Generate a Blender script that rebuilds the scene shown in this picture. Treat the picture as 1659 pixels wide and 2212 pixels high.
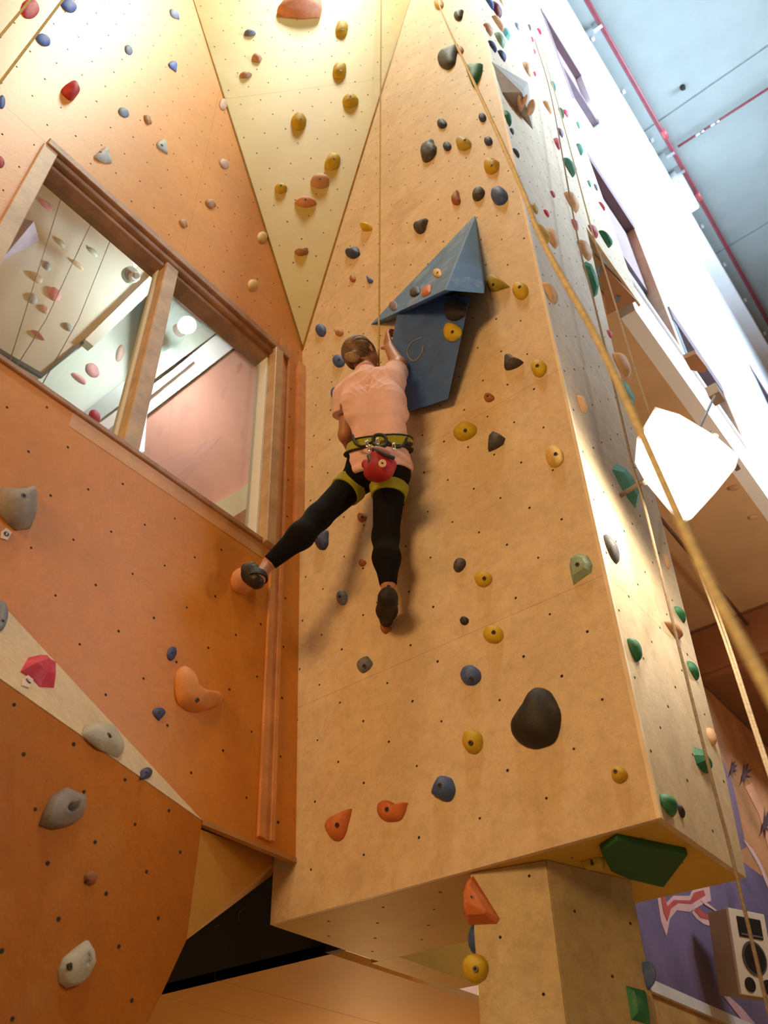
import bpy, bmesh, math, random
import numpy as np
from mathutils import Vector, Matrix
random.seed(7)
for o in list(bpy.data.objects): bpy.data.objects.remove(o)
SC = bpy.context.scene
COL = SC.collection
# ------------------------------------------------------------------ camera
F = 1825.0; EL = math.radians(42.1); YW = math.radians(39.26); CZ = 1.6
ce, se, cy_, sy_ = math.cos(EL), math.sin(EL), math.cos(YW), math.sin(YW)
FW = np.array([-sy_*ce, cy_*ce, se]); RT = np.array([cy_, sy_, 0.0]); UP = np.cross(RT, FW)
CAM = np.array([0.0, 0.0, CZ])
cam = bpy.data.cameras.new('camera'); camo = bpy.data.objects.new('camera', cam); COL.objects.link(camo)
cam.sensor_fit = 'VERTICAL'; cam.sensor_height = 36.0; cam.lens = F*36.0/2212.0
cam.clip_start = 0.05; cam.clip_end = 200
camo.matrix_world = Matrix(((RT[0], UP[0], -FW[0], 0), (RT[1], UP[1], -FW[1], 0), (RT[2], UP[2], -FW[2], CZ), (0, 0, 0, 1)))
SC.camera = camo
cam.dof.use_dof = True; cam.dof.focus_distance = 3.5; cam.dof.aperture_fstop = 4.2
# ------------------------------------------------------------------ world, lamps, exposure
SC.view_settings.view_transform = 'Standard'; SC.view_settings.look = 'None'
SC.view_settings.gamma = 1.0; SC.view_settings.use_curve_mapping = False
SC.view_settings.exposure = -0.25
W = bpy.data.worlds.new('hall_ambient'); SC.world = W; W.use_nodes = True
W.node_tree.nodes['Background'].inputs[0].default_value = (1.0, 0.55, 0.20, 1)
W.node_tree.nodes['Background'].inputs[1].default_value = 0.17
def spot(name, loc, target, power, color, size, blend=0.6, radius=0.25):
    l = bpy.data.lights.new(name, 'SPOT'); l.energy = power; l.color = color
    l.spot_size = math.radians(size); l.spot_blend = blend; l.shadow_soft_size = radius
    o = bpy.data.objects.new(name, l); COL.objects.link(o); o.location = loc
    o.rotation_euler = (Vector(target)-Vector(loc)).to_track_quat('-Z', 'Y').to_euler(); return o
def area(name, loc, target, power, color, sx, sy):
    l = bpy.data.lights.new(name, 'AREA'); l.energy = power; l.color = color; l.shape = 'RECTANGLE'; l.size = sx; l.size_y = sy
    o = bpy.data.objects.new(name, l); COL.objects.link(o); o.location = loc
    o.rotation_euler = (Vector(target)-Vector(loc)).to_track_quat('-Z', 'Y').to_euler(); return o
# warm hall floodlight high above the climbing corner (out of frame, straight overhead)
area('overhead_floodlight', (-0.72, 0.45, 12.2), (-1.9, 1.5, 4.5), 275, (0.95, 0.95, 0.76), 1.2, 0.8)
# daylight coming in through the big high windows of the opposite hall side
dl = area('daylight_window', (8.0, 8.0, 13.0), (-0.8, 6.5, 12.4), 2250, (0.63, 0.81, 1.0), 6.0, 4.0); dl.data.spread = math.radians(80)
# warm hall lamp lower down behind the photographer
area('hall_lamp', (-0.9, -4.6, 5.0), (-1.7, 2.1, 3.8), 262, (1.0, 0.57, 0.22), 2.4, 1.4)
# back room lamp, then two added fill lights behind the tower
def lamp(name, loc, power, color, r=0.12):
    l = bpy.data.lights.new(name, 'POINT'); l.energy = power; l.color = color; l.shadow_soft_size = r
    o = bpy.data.objects.new(name, l); COL.objects.link(o); o.location = loc; return o
lamp('back_room_lamp', (-3.6, 4.25, 1.9), 17, (1.0, 0.62, 0.28))
lamp('loft_fill', (-3.1, 4.0, 3.6), 45, (1.0, 0.82, 0.60))  # added light without a visible source, brightens the pale wall above the soffit
lamp('rear_hall_fill', (0.4, 6.2, 5.4), 85, (1.0, 0.80, 0.58))  # added light without a visible source, lifts the dim mural and soffit
# ------------------------------------------------------------------ helpers
def V(*a): return np.array(a, float)
def ray(u, v): return FW+RT*((u-829.5)/F)-UP*((v-1106)/F)
def hit(u, v, p, n):
    d = ray(u, v); n = np.array(n, float); return CAM+d*(((np.array(p, float)-CAM) @ n)/(d @ n))
def hX(u, v, x): return hit(u, v, (x, 0, 0), (1, 0, 0))
def hY(u, v, y): return hit(u, v, (0, y, 0), (0, 1, 0))
def hZ(u, v, z): return hit(u, v, (0, 0, z), (0, 0, 1))
def proj(P):
    q = np.asarray(P, float)-CAM; w = q @ FW
    return np.stack([829.5+F*(q @ RT)/w, 1106-F*(q @ UP)/w], -1)
def unit(v): v = np.asarray(v, float); return v/np.linalg.norm(v)
MATS = {}
def srgb(r, g, b):
    f = lambda c: ((c/255+0.055)/1.055)**2.4 if c > 10 else c/255/12.92
    return (f(r), f(g), f(b))
def nodes(m): return m.node_tree.nodes, m.node_tree.links
def mat(name, col, rough=0.6, var=0.12, scale=6.0, bump=0.0, bscale=60.0, chalk=0.0, chalkcol=(0.8, 0.74, 0.66), chalkscale=3.0, emit=0.0, metal=0.0, spec=0.5, grain=0.0, objvar=0.0, stain=None, mott=0.0):
    """procedural principled material: blotchy colour variation, chalk scuffs, grain and fine relief"""
    if name in MATS: return MATS[name]
    m = bpy.data.materials.new(name); m.use_nodes = True; N, L = nodes(m); MATS[name] = m
    b = N['Principled BSDF']; b.inputs['Roughness'].default_value = rough; b.inputs['Metallic'].default_value = metal
    b.inputs['Specular IOR Level'].default_value = spec
    tc = N.new('ShaderNodeTexCoord')
    def noise(s, det=4, rgh=0.6):
        n = N.new('ShaderNodeTexNoise'); n.inputs['Scale'].default_value = s; n.inputs['Detail'].default_value = det
        n.inputs['Roughness'].default_value = rgh; L.new(tc.outputs['Object'], n.inputs['Vector']); return n.outputs['Fac']
    def ramp(src, a, c, va, vb):
        r = N.new('ShaderNodeMapRange'); r.inputs['From Min'].default_value = a; r.inputs['From Max'].default_value = c
        r.inputs['To Min'].default_value = va; r.inputs['To Max'].default_value = vb; L.new(src, r.inputs['Value']); return r.outputs['Result']
    def mix(fac, A, B, mode='MIX'):
        x = N.new('ShaderNodeMix'); x.data_type = 'RGBA'; x.blend_type = mode
        if isinstance(fac, float): x.inputs['Factor'].default_value = fac
        else: L.new(fac, x.inputs['Factor'])
        for k, q in (('A', A), ('B', B)):
            s = [i for i in x.inputs if i.name == k and i.type == 'RGBA'][0]
            if isinstance(q, tuple): s.default_value = (*q[:3], 1)
            else: L.new(q, s)
        return [o for o in x.outputs if o.type == 'RGBA'][0]
    dark = tuple(c*(1-var*1.6) for c in col); lite = tuple(min(1, c*(1+var)) for c in col)
    c = mix(ramp(noise(scale), 0.32, 0.68, 0, 1), dark, lite)
    if stain: c = mix(ramp(noise(stain[1], 5, 0.65), 0.55, 0.72, 0, stain[2]), c, stain[0])
    if mott:
        c = mix(ramp(noise(26, 7, 0.72), 0.46, 0.70, 0, mott), c, tuple(q*0.60 for q in col)); c = mix(ramp(noise(9, 5, 0.65), 0.50, 0.72, 0, mott*.8), c, tuple(min(1, q*1.22) for q in col))
    if grain: c = mix(ramp(noise(140, 2), 0.3, 0.7, 0, grain), c, tuple(q*0.62 for q in col))
    if chalk: c = mix(ramp(noise(chalkscale, 6, 0.7), 0.52, 0.74, 0, chalk), c, chalkcol)
    if objvar:
        oi = N.new('ShaderNodeObjectInfo'); h = N.new('ShaderNodeHueSaturation')
        L.new(ramp(oi.outputs['Random'], 0, 1, 1-objvar, 1+objvar), h.inputs['Value']); L.new(c, h.inputs['Color']); c = h.outputs['Color']
    L.new(c, b.inputs['Base Color'])
    if bump:
        bp = N.new('ShaderNodeBump'); bp.inputs['Strength'].default_value = bump; bp.inputs['Distance'].default_value = 0.004
        L.new(noise(bscale, 3), bp.inputs['Height']); L.new(bp.outputs['Normal'], b.inputs['Normal'])
    if emit:
        b.inputs['Emission Color'].default_value = (*col, 1); b.inputs['Emission Strength'].default_value = emit
    return m
def link(o, parent=None):
    COL.objects.link(o)
    if parent is not None: o.parent = parent
    return o
def tag(o, label=None, cat=None, group=None, kind=None):
    if label: o['label'] = label
    if cat: o['category'] = cat
    if group: o['group'] = group
    if kind: o['kind'] = kind
    return o
def meshobj(name, verts, faces, m, parent=None, smooth=False, origin=None):
    verts = [tuple(map(float, v)) for v in verts]
    if origin is not None: verts = [(v[0]-origin[0], v[1]-origin[1], v[2]-origin[2]) for v in verts]
    me = bpy.data.meshes.new(name); me.from_pydata(verts, [], [tuple(int(i) for i in f) for f in faces]); me.validate()
    bm = bmesh.new(); bm.from_mesh(me); bmesh.ops.recalc_face_normals(bm, faces=bm.faces); bm.to_mesh(me); bm.free()
    if smooth:
        for p in me.polygons: p.use_smooth = True
    if m: me.materials.append(m)
    o = bpy.data.objects.new(name, me)
    if origin is not None: o.location = [float(c) for c in origin]
    return link(o, parent)
def empty(name, loc, label=None, cat=None, group=None, kind=None):
    o = bpy.data.objects.new(name, None); o.location = [float(c) for c in loc]; o.empty_display_size = 0.05; COL.objects.link(o)
    return tag(o, label, cat, group, kind)
def part(o, parent):
    """parent keeping world placement (parents are unrotated)"""
    o.parent = parent; o.location = Vector(o.location)-Vector(parent.location); return o
def prism(poly, off):
    """front polygon (3D pts) extruded by vector off -> verts, faces"""
    n = len(poly); a = [np.asarray(p, float) for p in poly]; b = [p+off for p in a]
    f = [tuple(range(n)), tuple(range(2*n-1, n-1, -1))]+[(i, i+n, (i+1) % n+n, (i+1) % n) for i in range(n)]
    return a+b, f
def slab(name, poly, off, m, parent=None, origin=None):
    v, f = prism(poly, np.asarray(off, float)); return meshobj(name, v, f, m, parent, origin=origin)
def boxpts(lo, hi):
    x0, y0, z0 = lo; x1, y1, z1 = hi
    v = [(x0, y0, z0), (x1, y0, z0), (x1, y1, z0), (x0, y1, z0), (x0, y0, z1), (x1, y0, z1), (x1, y1, z1), (x0, y1, z1)]
    return v, [(0, 3, 2, 1), (4, 5, 6, 7), (0, 1, 5, 4), (1, 2, 6, 5), (2, 3, 7, 6), (3, 0, 4, 7)]
def box(name, lo, hi, m, parent=None, bev=0.0, origin=None):
    v, f = boxpts(lo, hi); o = meshobj(name, v, f, m, parent, origin=origin)
    if bev: bevel(o, bev)
    return o
def bevel(o, w, seg=2):
    bm = bmesh.new(); bm.from_mesh(o.data)
    bmesh.ops.bevel(bm, geom=list(bm.edges), offset=w, segments=seg, affect='EDGES', profile=0.6, clamp_overlap=True)
    bm.to_mesh(o.data); bm.free(); return o
def tubepts(path, r, seg=8, cap=True):
    P = [np.asarray(p, float) for p in path]; n = len(P); vs = []; fs = []
    rr = r if hasattr(r, '__len__') else [r]*n
    prev = None
    for i in range(n):
        t = unit(P[min(i+1, n-1)]-P[max(i-1, 0)])
        if prev is None:
            a = V(0, 0, 1) if abs(t[2]) < 0.9 else V(1, 0, 0); u = unit(np.cross(t, a))
        else: u = unit(prev-t*(prev @ t))
        prev = u; w = np.cross(t, u)
        for k in range(seg):
            an = 2*math.pi*k/seg; vs.append(P[i]+rr[i]*(math.cos(an)*u+math.sin(an)*w))
    for i in range(n-1):
        for k in range(seg):
            a = i*seg+k; b = i*seg+(k+1) % seg; fs.append((a, b, b+seg, a+seg))
    if cap: fs += [tuple(range(seg-1, -1, -1)), tuple(range((n-1)*seg, n*seg))]
    return vs, fs
def tube(name, path, r, m, parent=None, seg=8, origin=None):
    v, f = tubepts(path, r, seg); return meshobj(name, v, f, m, parent, True, origin)
def spline(pts, sub=6):
    P = [np.asarray(p, float) for p in pts]; P = [2*P[0]-P[1]]+P+[2*P[-1]-P[-2]]; out = []
    for i in range(1, len(P)-2):
        for k in range(sub):
            t = k/sub; a, b, c, d = P[i-1:i+3]
            out.append(0.5*((2*b)+(c-a)*t+(2*a-5*b+4*c-d)*t*t+(3*b-a-3*c+d)*t**3))
    out.append(P[-2]); return out
def clip(poly, a, b, c):
    """keep a*x+b*y<=c of 2D polygon"""
    out = []
    for i in range(len(poly)):
        p, q = poly[i], poly[(i+1) % len(poly)]; dp = a*p[0]+b*p[1]-c; dq = a*q[0]+b*q[1]-c
        if dp <= 0: out.append(p)
        if dp*dq < 0: t = dp/(dp-dq); out.append((p[0]+t*(q[0]-p[0]), p[1]+t*(q[1]-p[1])))
    return out
def inside(poly, x, y):
    r = False; n = len(poly)
    for i in range(n):
        (x0, y0), (x1, y1) = poly[i], poly[(i+1) % n]
        if (y0 > y) != (y1 > y) and x < (x1-x0)*(y-y0)/(y1-y0)+x0: r = not r
    return r
def edge_dist(poly, x, y):
    d = 9; n = len(poly)
    for i in range(n):
        a = V(*poly[i]); b = V(*poly[(i+1) % n]); ab = b-a; t = max(0, min(1, ((V(x, y)-a) @ ab)/(ab @ ab+1e-9)))
        d = min(d, float(np.linalg.norm(V(x, y)-a-ab*t)))
    return d
class Plane:
    """a flat wall face: 2D wall coordinates (s,t) <-> world"""
    def __init__(s, o, e1, e2):
        s.o = V(*o); s.e1 = V(*e1); s.e2 = V(*e2); s.n = unit(np.cross(s.e1, s.e2))
        if s.n @ (CAM-s.o) < 0: s.n = -s.n
        s.M = np.linalg.inv(np.stack([s.e1, s.e2, s.n], 1))
    def at(s, a, b, h=0.0): return s.o+a*s.e1+b*s.e2+h*s.n
    def hit(s, u, v): return hit(u, v, s.o, s.n)
    def st(s, u, v): q = s.M @ (s.hit(u, v)-s.o); return (q[0], q[1])
def panels(parent, pl, polys, m, thick=0.018, gap=0.0009):
    """each plywood sheet is a part of its wall"""
    for p in polys:
        if len(p) < 3: continue
        c = np.mean(np.array(p), 0); q = []
        for x in p:
            d = V(*x)-c; l = np.linalg.norm(d); q.append(c+d*(1-gap/max(l, 0.01)))
        slab('panel', [pl.at(*x) for x in q], -pl.n*thick, m, parent)
def holes(parent, pl, polys, x0, y0, dx, dy, m, shear=0.0, r=0.0043, skip=0.0, marg=0.03):
    vs, fs = [], []
    pts = np.array([p for q in polys for p in q]); lo = pts.min(0); hi = pts.max(0)
    for i in range(int((lo[0]-x0)/dx)-4, int((hi[0]-x0)/dx)+5):
        for k in range(int((lo[1]-y0)/dy)-3, int((hi[1]-y0)/dy)+3):
            y = y0+k*dy+(dy/2 if i % 2 else 0); x = x0+i*dx+shear*(y-y0)
            x += random.uniform(-.004, .004); y += random.uniform(-.004, .004)
            if random.random() < skip: continue
            if not any(inside(q, x, y) and edge_dist(q, x, y) > marg for q in polys): continue
            n = len(vs); rr = r*random.uniform(.85, 1.15)
            for g in range(8): vs.append(pl.at(x+rr*math.cos(g*math.pi/4), y+rr*math.sin(g*math.pi/4), 0.0012))
            for g in range(8): vs.append(pl.at(x+1.25*rr*math.cos(g*math.pi/4), y+1.25*rr*math.sin(g*math.pi/4), -0.001))
            fs.append(tuple(range(n, n+8))); fs += [(n+g, n+8+g, n+8+(g+1) % 8, n+(g+1) % 8) for g in range(8)]
    if vs: tag(meshobj('bolt_holes', vs, fs, m, parent), kind='stuff')
def structure(name): return empty(name, (0, 0, 0), kind='structure')
# ------------------------------------------------------------------ materials of the place
PLY = mat('pale_plywood', (0.76, 0.60, 0.40), 0.5, 0.09, 2.2, 0.15, 90, chalk=0.5, chalkcol=(0.85, 0.73, 0.56), chalkscale=5.0, grain=0.30, mott=0.55, stain=((0.46, 0.30, 0.16), 2.2, 0.6))
PLYO = mat('orange_plywood', (0.68, 0.235, 0.014), 0.44, 0.08, 1.5, 0.12, 80, chalk=0.24, chalkcol=(0.72, 0.38, 0.11), chalkscale=2.6, grain=0.25, mott=0.35, stain=((0.60, 0.24, 0.05), 1.8, 0.45))
PLYY = mat('yellow_plywood', (0.66, 0.53, 0.19), 0.5, 0.05, 1.5, 0.1, 80, grain=0.1, chalk=0.2, chalkcol=(0.85, 0.76, 0.5))
UNDER = mat('ochre_plywood', (0.66, 0.42, 0.06), 0.55, 0.08, 3.0, 0.12, 90, grain=0.25, stain=((0.42, 0.27, 0.08), 2.5, 0.5))
WOOD = mat('window_wood', (0.42, 0.22, 0.12), 0.5, 0.22, 9.0, 0.2, 40, grain=0.35)
WOODL = mat('pale_window_wood', (0.60, 0.40, 0.24), 0.5, 0.16, 8.0, 0.2, 40, grain=0.3)
BATT = mat('batten_wood', (0.70, 0.31, 0.11), 0.5, 0.14, 6.0, 0.15, 50, grain=0.3, chalk=0.25, chalkcol=(0.8, 0.6, 0.4))
HOLE = mat('hole_dark', (0.03, 0.018, 0.010), 0.9, 0.1)
WHITE = mat('white_wall_paint', (0.86, 0.87, 0.90), 0.6, 0.03, 1.5, 0.06, 40)
CONC = mat('concrete', (0.31, 0.35, 0.335), 0.8, 0.09, 0.6, 0.25, 8, grain=0.1, stain=((0.25, 0.28, 0.28), 0.9, 0.4))
REDP = mat('red_pipe_paint', (0.22, 0.036, 0.05), 0.45, 0.1, 8)
STEEL = mat('steel', (0.6, 0.6, 0.6), 0.35, 0.05, 20, metal=0.9)
BLACK = mat('black_paint', (0.012, 0.010, 0.009), 0.7, 0.2, 5)
TANP = mat('tan_soffit_paint', (0.66, 0.44, 0.24), 0.6, 0.06, 1.5, 0.1, 60, grain=0.12)
BROWN = mat('shaded_soffit_brown', (0.36, 0.15, 0.06), 0.6, 0.1, 2, 0.1, 60, grain=0.15)  # shadow on the lower soffit is put into this brown base colour
MURO = mat('orange_mural_paint', (0.60, 0.25, 0.09), 0.6, 0.25, 1.4, 0.1, 60, stain=((0.35, 0.12, 0.08), 1.1, 0.7), grain=0.15)
MURP = mat('purple_mural_paint', (0.17, 0.12, 0.22), 0.6, 0.25, 1.6, 0.1, 60, stain=((0.30, 0.18, 0.28), 2.0, 0.6), grain=0.15)
FLOORM = mat('rubber_floor', (0.58, 0.40, 0.22), 0.8, 0.2, 3, 0.3, 90)
# ------------------------------------------------------------------ tower front (faces the photographer)
yA = 2.15; xR = -0.82; zB = 2.491
A = Plane((0, yA, 0), (1, 0, 0), (0, 0, 1))
Ofun = lambda z: -2.2-0.078*(z-3.2)
O = Plane((Ofun(0), 0, 0), (0, 1, 0), (-0.078, 0, 1.0))
R = Plane((xR, 0, 0), (0, 1, 0), (0, 0, 1))
APEX = V(-2.405, yA, 5.82); FO = V(-2.68, 0.812, 9.357); FA = V(-0.82, yA, 13.17)
FO2 = APEX+(FO-APEX)*2.085
polyA = [(-2.262, zB), (xR, zB), (xR, 13.17), (-2.405, 5.82)]
def bands(poly, cuts):
    out = []; lo = -99
    for c in list(cuts)+[99]:
        p = clip(clip(poly, 0, 1, c), 0, -1, -lo); lo = c
        if len(p) > 2: out.append(p)
    return out
wa = structure('wall_tower_front'); pa = bands(polyA, (3.30, 4.37, 5.52, 6.74, 7.96, 9.2, 10.4))
panels(wa, A, pa, PLY); holes(wa, A, [polyA], -1.613, 2.634, 0.1165, 0.243, HOLE, shear=-0.02)
# tower side (recedes to the right)
polyR1 = [(2.15, zB), (2.735, zB), (2.82, 2.85), (2.95, 4.1), (2.98, 5.3), (3.20, 6.95), (2.15, 6.95)]
polyR2 = [(2.15, 6.95), (4.02, 6.95), (4.02, 14.0), (2.15, 14.0)]
wr = structure('wall_tower_side')
panels(wr, R, bands(polyR1, (3.30, 4.37, 5.52))+bands(polyR2, (8.2, 9.4, 10.6, 11.8)), PLY)
holes(wr, R, [polyR1, polyR2], 2.191, 2.935, 0.1165, 0.243, HOLE, r=0.0045)
t = box('trim_1', (xR-0.010, yA-0.003, zB), (xR+0.003, yA+0.010, 13.1), mat('worn_corner', (0.86, 0.74, 0.56), 0.5, 0.1, 6)); tag(t, kind='structure')
# yellow corner facet between the left wall and the tower
e1 = unit(FA-APEX); e2 = (FO2-APEX)-e1*((FO2-APEX) @ e1); e2 = unit(e2)
Y = Plane(APEX, e1, e2)
yl = lambda P: tuple((Y.M @ (np.asarray(P)-Y.o))[:2])
polyY = [(0, 0), yl(FA), yl(FO2)]
s0, s1 = Y.st(490, 213), Y.st(735, 182); ln = V(s1[1]-s0[1], -(s1[0]-s0[0])); ln = unit(ln); cc = float(ln @ V(*s0))
wy = structure('wall_yellow_corner')
py = [clip(polyY, ln[0], ln[1], cc), clip(polyY, -ln[0], -ln[1], -cc)]
panels(wy, Y, py, PLYY); holes(wy, Y, [polyY], 0.1, 0.1, 0.125, 0.25, HOLE, r=0.0045)
# dark bead in the two seams of the corner facet
for a, b in ((APEX, FA), (APEX, FO2)):
    t = tube('trim_2', [a, b], 0.010, mat('seam_bead', (0.42, 0.25, 0.05), 0.6, 0.15, 8), seg=6); tag(t, kind='structure')
# ------------------------------------------------------------------ orange left wall with the window
P0 = O.st(437, 1772); W1 = O.st(0, 1300)
sl = (P0[1]-W1[1])/(P0[0]-W1[0]); yL = -1.7
wy0, wy1, wz0, wz1 = 0.40, 1.955, 4.055, 5.60          # rough opening of the window
kY = (FO2[1]-APEX[1])/(FO2[2]-APEX[2])                    # facet seam on this wall: y = 2.15+kY*(z-5.82)
seam = lambda z: yA+kY*(z-5.82)
below = [(wy0, P0[1]+sl*(wy0-P0[0])), P0, (wy1, P0[1]), (wy1, wz0), (wy0, wz0)]
left = [(yL, P0[1]+sl*(yL-P0[0])), (wy0, P0[1]+sl*(wy0-P0[0])), (wy0, wz1), (yL, wz1)]
right = [(wy1, P0[1]), (yA, P0[1]), (yA, wz1), (wy1, wz1)]
upper = clip([(yL, wz1), (yA, wz1), (yA, 13), (yL, 13)], 1, -kY, yA-kY*5.82)
ysm = 1.22                                                # the one sheet joint above the window
pO = [below, left, right, clip(upper, 1, 0, ysm), clip(upper, -1, 0, -ysm)]
wo = structure('wall_left'); panels(wo, O, pO, PLYO, 0.02)
holes(wo, O, [p for p in pO if p is not right], 1.03, 3.215, 0.126, 0.254, HOLE, shear=0.03)
holes(wo, O, [right], 2.06, 3.05, 0.09, 0.254, HOLE, r=0.0045, marg=0.02)
# corner batten running from the ledge past the window
for (a0, a1, h) in ((1.958, 1.988, 0.013), (1.988, 2.012, 0.006), (2.012, 2.03, 0.016)):
    t = slab('trim_3', [O.at(a0, P0[1]+0.02, h), O.at(a1, P0[1]+0.02, h), O.at(a1, 5.72, h), O.at(a0, 5.72, h)], -O.n*(h+0.002), BATT); tag(t, kind='structure')
t = slab('trim_3', [O.at(2.095, 4.3, 0.03), O.at(2.148, 4.3, 0.03), O.at(2.148, 5.62, 0.03), O.at(2.095, 5.62, 0.03)], -O.n*0.03, BATT); tag(t, kind='structure')
# ledge board under the wall
t = slab('trim_4', [O.at(P0[0], P0[1]-0.016, 0.006), O.at(yA, P0[1]-0.016, 0.006), O.at(yA, P0[1], 0.006), O.at(P0[0], P0[1], 0.006)], -O.n*0.022, mat('ledge_board', (0.50, 0.25, 0.08), 0.6, 0.15, 5)); tag(t, kind='structure')
# window_1: frame, mullion, sill, beads, panes
win = structure('window_1')
def fr(name, a0, a1, b0, b1, h0, h1, m, bev=0.004):
    o = slab(name, [O.at(a0, b0, h1), O.at(a1, b0, h1), O.at(a1, b1, h1), O.at(a0, b1, h1)], -O.n*(h1-h0), m, win); bevel(o, bev, 1); return o
fr('head_frame', wy0-0.02, wy1+0.06, wz1-0.045, wz1+0.012, -0.09, 0.030, WOOD)
fr('head_frame', wy0+0.03, wy1-0.03, wz1-0.085, wz1-0.045, -0.11, 0.008, WOOD)
fr('head_frame', wy0+0.03, wy1-0.03, wz1-0.12, wz1-0.085, -0.12, -0.02, WOOD)
fr('jamb', wy0-0.03, wy0+0.045, wz0, wz1-0.045, -0.10, 0.02, WOODL)
fr('jamb', wy1-0.055, wy1+0.005, wz0-0.02, wz1-0.045, -0.10, 0.035, WOODL)
fr('mullion', 1.135, 1.212, wz0, wz1-0.085, -0.10, -0.002, WOODL)
fr('sill', wy0-0.03, wy1, wz0-0.018, wz0+0.010, -0.12, 0.012, WOOD)
fr('bead', 1.125, 1.135, wz0, wz1-0.12, -0.10, -0.055, WHITE, 0.002)
fr('bead', wy1-0.072, wy1-0.055, wz0, wz1-0.12, -0.10, -0.02, WHITE, 0.002)
fr('apron_board', wy0+0.5, wy1, wz0-0.10, wz0-0.018, -0.01, 0.0015, mat('scuffed_apron', (0.66, 0.32, 0.12), 0.45, 0.1, 5, chalk=0.4, chalkcol=(0.66, 0.45, 0.28)), 0.001)
GL = bpy.data.materials.new('window_glass'); GL.use_nodes = True; N, L = nodes(GL); N.remove(N['Principled BSDF'])
gt = N.new('ShaderNodeBsdfTransparent'); gt.inputs[0].default_value = (0.93, 0.96, 0.94, 1); gg = N.new('ShaderNodeBsdfGlossy'); gg.inputs['Roughness'].default_value = 0.02
lw_ = N.new('ShaderNodeLayerWeight'); lw_.inputs[0].default_value = 0.5; pw_ = N.new('ShaderNodeMath'); pw_.operation = 'POWER'; pw_.inputs[1].default_value = 4.0; L.new(lw_.outputs['Facing'], pw_.inputs[0]); fr_ = N.new('ShaderNodeMath'); fr_.operation = 'MULTIPLY_ADD'; fr_.inputs[1].default_value = 0.8; fr_.inputs[2].default_value = 0.03; L.new(pw_.outputs[0], fr_.inputs[0]); mx = N.new('ShaderNodeMixShader')
L.new(fr_.outputs[0], mx.inputs[0]); L.new(gt.outputs[0], mx.inputs[1]); L.new(gg.outputs[0], mx.inputs[2]); L.new(mx.outputs[0], N['Material Output'].inputs[0])
for a0, a1 in ((wy0+0.045, 1.126), (1.212, wy1-0.06)):
    slab('pane', [O.at(a0, wz0+0.01, -0.075), O.at(a1, wz0+0.01, -0.075), O.at(a1, wz1-0.1, -0.075), O.at(a0, wz1-0.1, -0.075)], -O.n*0.006, GL, win)
# ------------------------------------------------------------------ room built behind the glass in place of the hall's reflection
xB = -3.75
PALE = mat('pale_panel', (0.78, 0.79, 0.66), 0.6, 0.03, 2, chalk=0.1); PALEG = mat('pale_grey_panel', (0.66, 0.70, 0.62), 0.6, 0.04, 2)
PINK = mat('pink_wall', (0.66, 0.33, 0.26), 0.6, 0.08, 1.2, grain=0.06, stain=((0.55, 0.27, 0.22), 1.5, 0.4)); GREENG = mat('grey_green_beam', (0.36, 0.41, 0.36), 0.5, 0.1, 3)
TEAL = mat('pale_teal_ceiling', (0.45, 0.56, 0.54), 0.6, 0.06, 1)
def px(name, pts, x, m, th=0.03, parent=None):
    return slab(name, [hX(u, v, x) for u, v in pts], (-th, 0, 0), m, parent)
room = structure('wall_reflection_room')
px('pink_wall_board', [(318, 900), (560, 715), (720, 640), (760, 1220), (540, 1260), (270, 1150)], xB, PINK, parent=room)
px('back_board', [(-200, 250), (760, 250), (760, 1300), (-200, 1300)], xB-0.25, PALEG, parent=room)
px('teal_board', [(330, 560), (480, 600), (520, 690), (325, 810)], xB+0.02, TEAL, parent=room)
px('white_band', [(318, 845), (505, 690), (545, 720), (318, 895), (240, 985), (190, 960)], xB+0.05, WHITE, parent=room)
px('beam', [(180, 890), (490, 660), (506, 690), (205, 915)], xB+0.10, GREENG, 0.08, room)
px('beam', [(205, 921), (420, 765), (426, 774), (225, 935)], xB+0.12, WHITE, 0.08, room)
px('pale_board', [(-220, 660), (120, 260), (420, 530), (190, 738), (92, 812), (-60, 712)], xB+0.20, PALE, 0.05, room)
px('pale_beam', [(184, 733), (330, 590), (345, 612), (202, 748)], xB+0.24, mat('pale_beam', (0.82, 0.84, 0.76), 0.5, 0.03, 3), 0.06, room)
px('low_beam', [(465, 1088), (590, 1015), (592, 1060), (505, 1116)], xB+0.08, mat('cream_beam', (0.80, 0.66, 0.44), 0.5, 0.06, 3), 0.08, room)
px('panel_edge', [(-2, 760), (92, 815), (186, 737), (184, 731), (92, 806), (-2, 752)], xB+0.215, mat('edge_dark', (0.16, 0.17, 0.14), 0.7), 0.02, room)
px('wall_conduit', [(390, 640), (405, 652), (600, 812), (598, 822), (392, 652)], xB+0.16, mat('conduit', (0.22, 0.10, 0.09), 0.5), 0.02, room)
px('head_conduit', [(95, 378), (280, 538), (277, 543), (93, 384)], xB+0.42, mat('conduit_pale', (0.30, 0.27, 0.27), 0.5), 0.02, room)
px('light_slot', [(285, 560), (300, 558), (352, 600), (349, 608), (300, 572), (290, 582)], xB+0.44, mat('slot_white', (0.95, 0.95, 0.92), 0.4, 0.02, emit=0.8), 0.01, room)
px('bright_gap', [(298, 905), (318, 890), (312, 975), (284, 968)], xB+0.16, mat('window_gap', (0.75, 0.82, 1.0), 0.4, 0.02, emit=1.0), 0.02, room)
for (u, v) in ((20, 700), (120, 560), (235, 420)):
    pass
for path in ([(135, 418), (15, 800)], [(198, 480), (100, 690), (30, 800)], [(238, 520), (170, 690), (80, 850)]):
    tube('room_rope', [hX(u, v, xB+0.30) for u, v in path], 0.003, mat('room_rope', (0.45, 0.42, 0.36), 0.8), room, 6)
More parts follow.
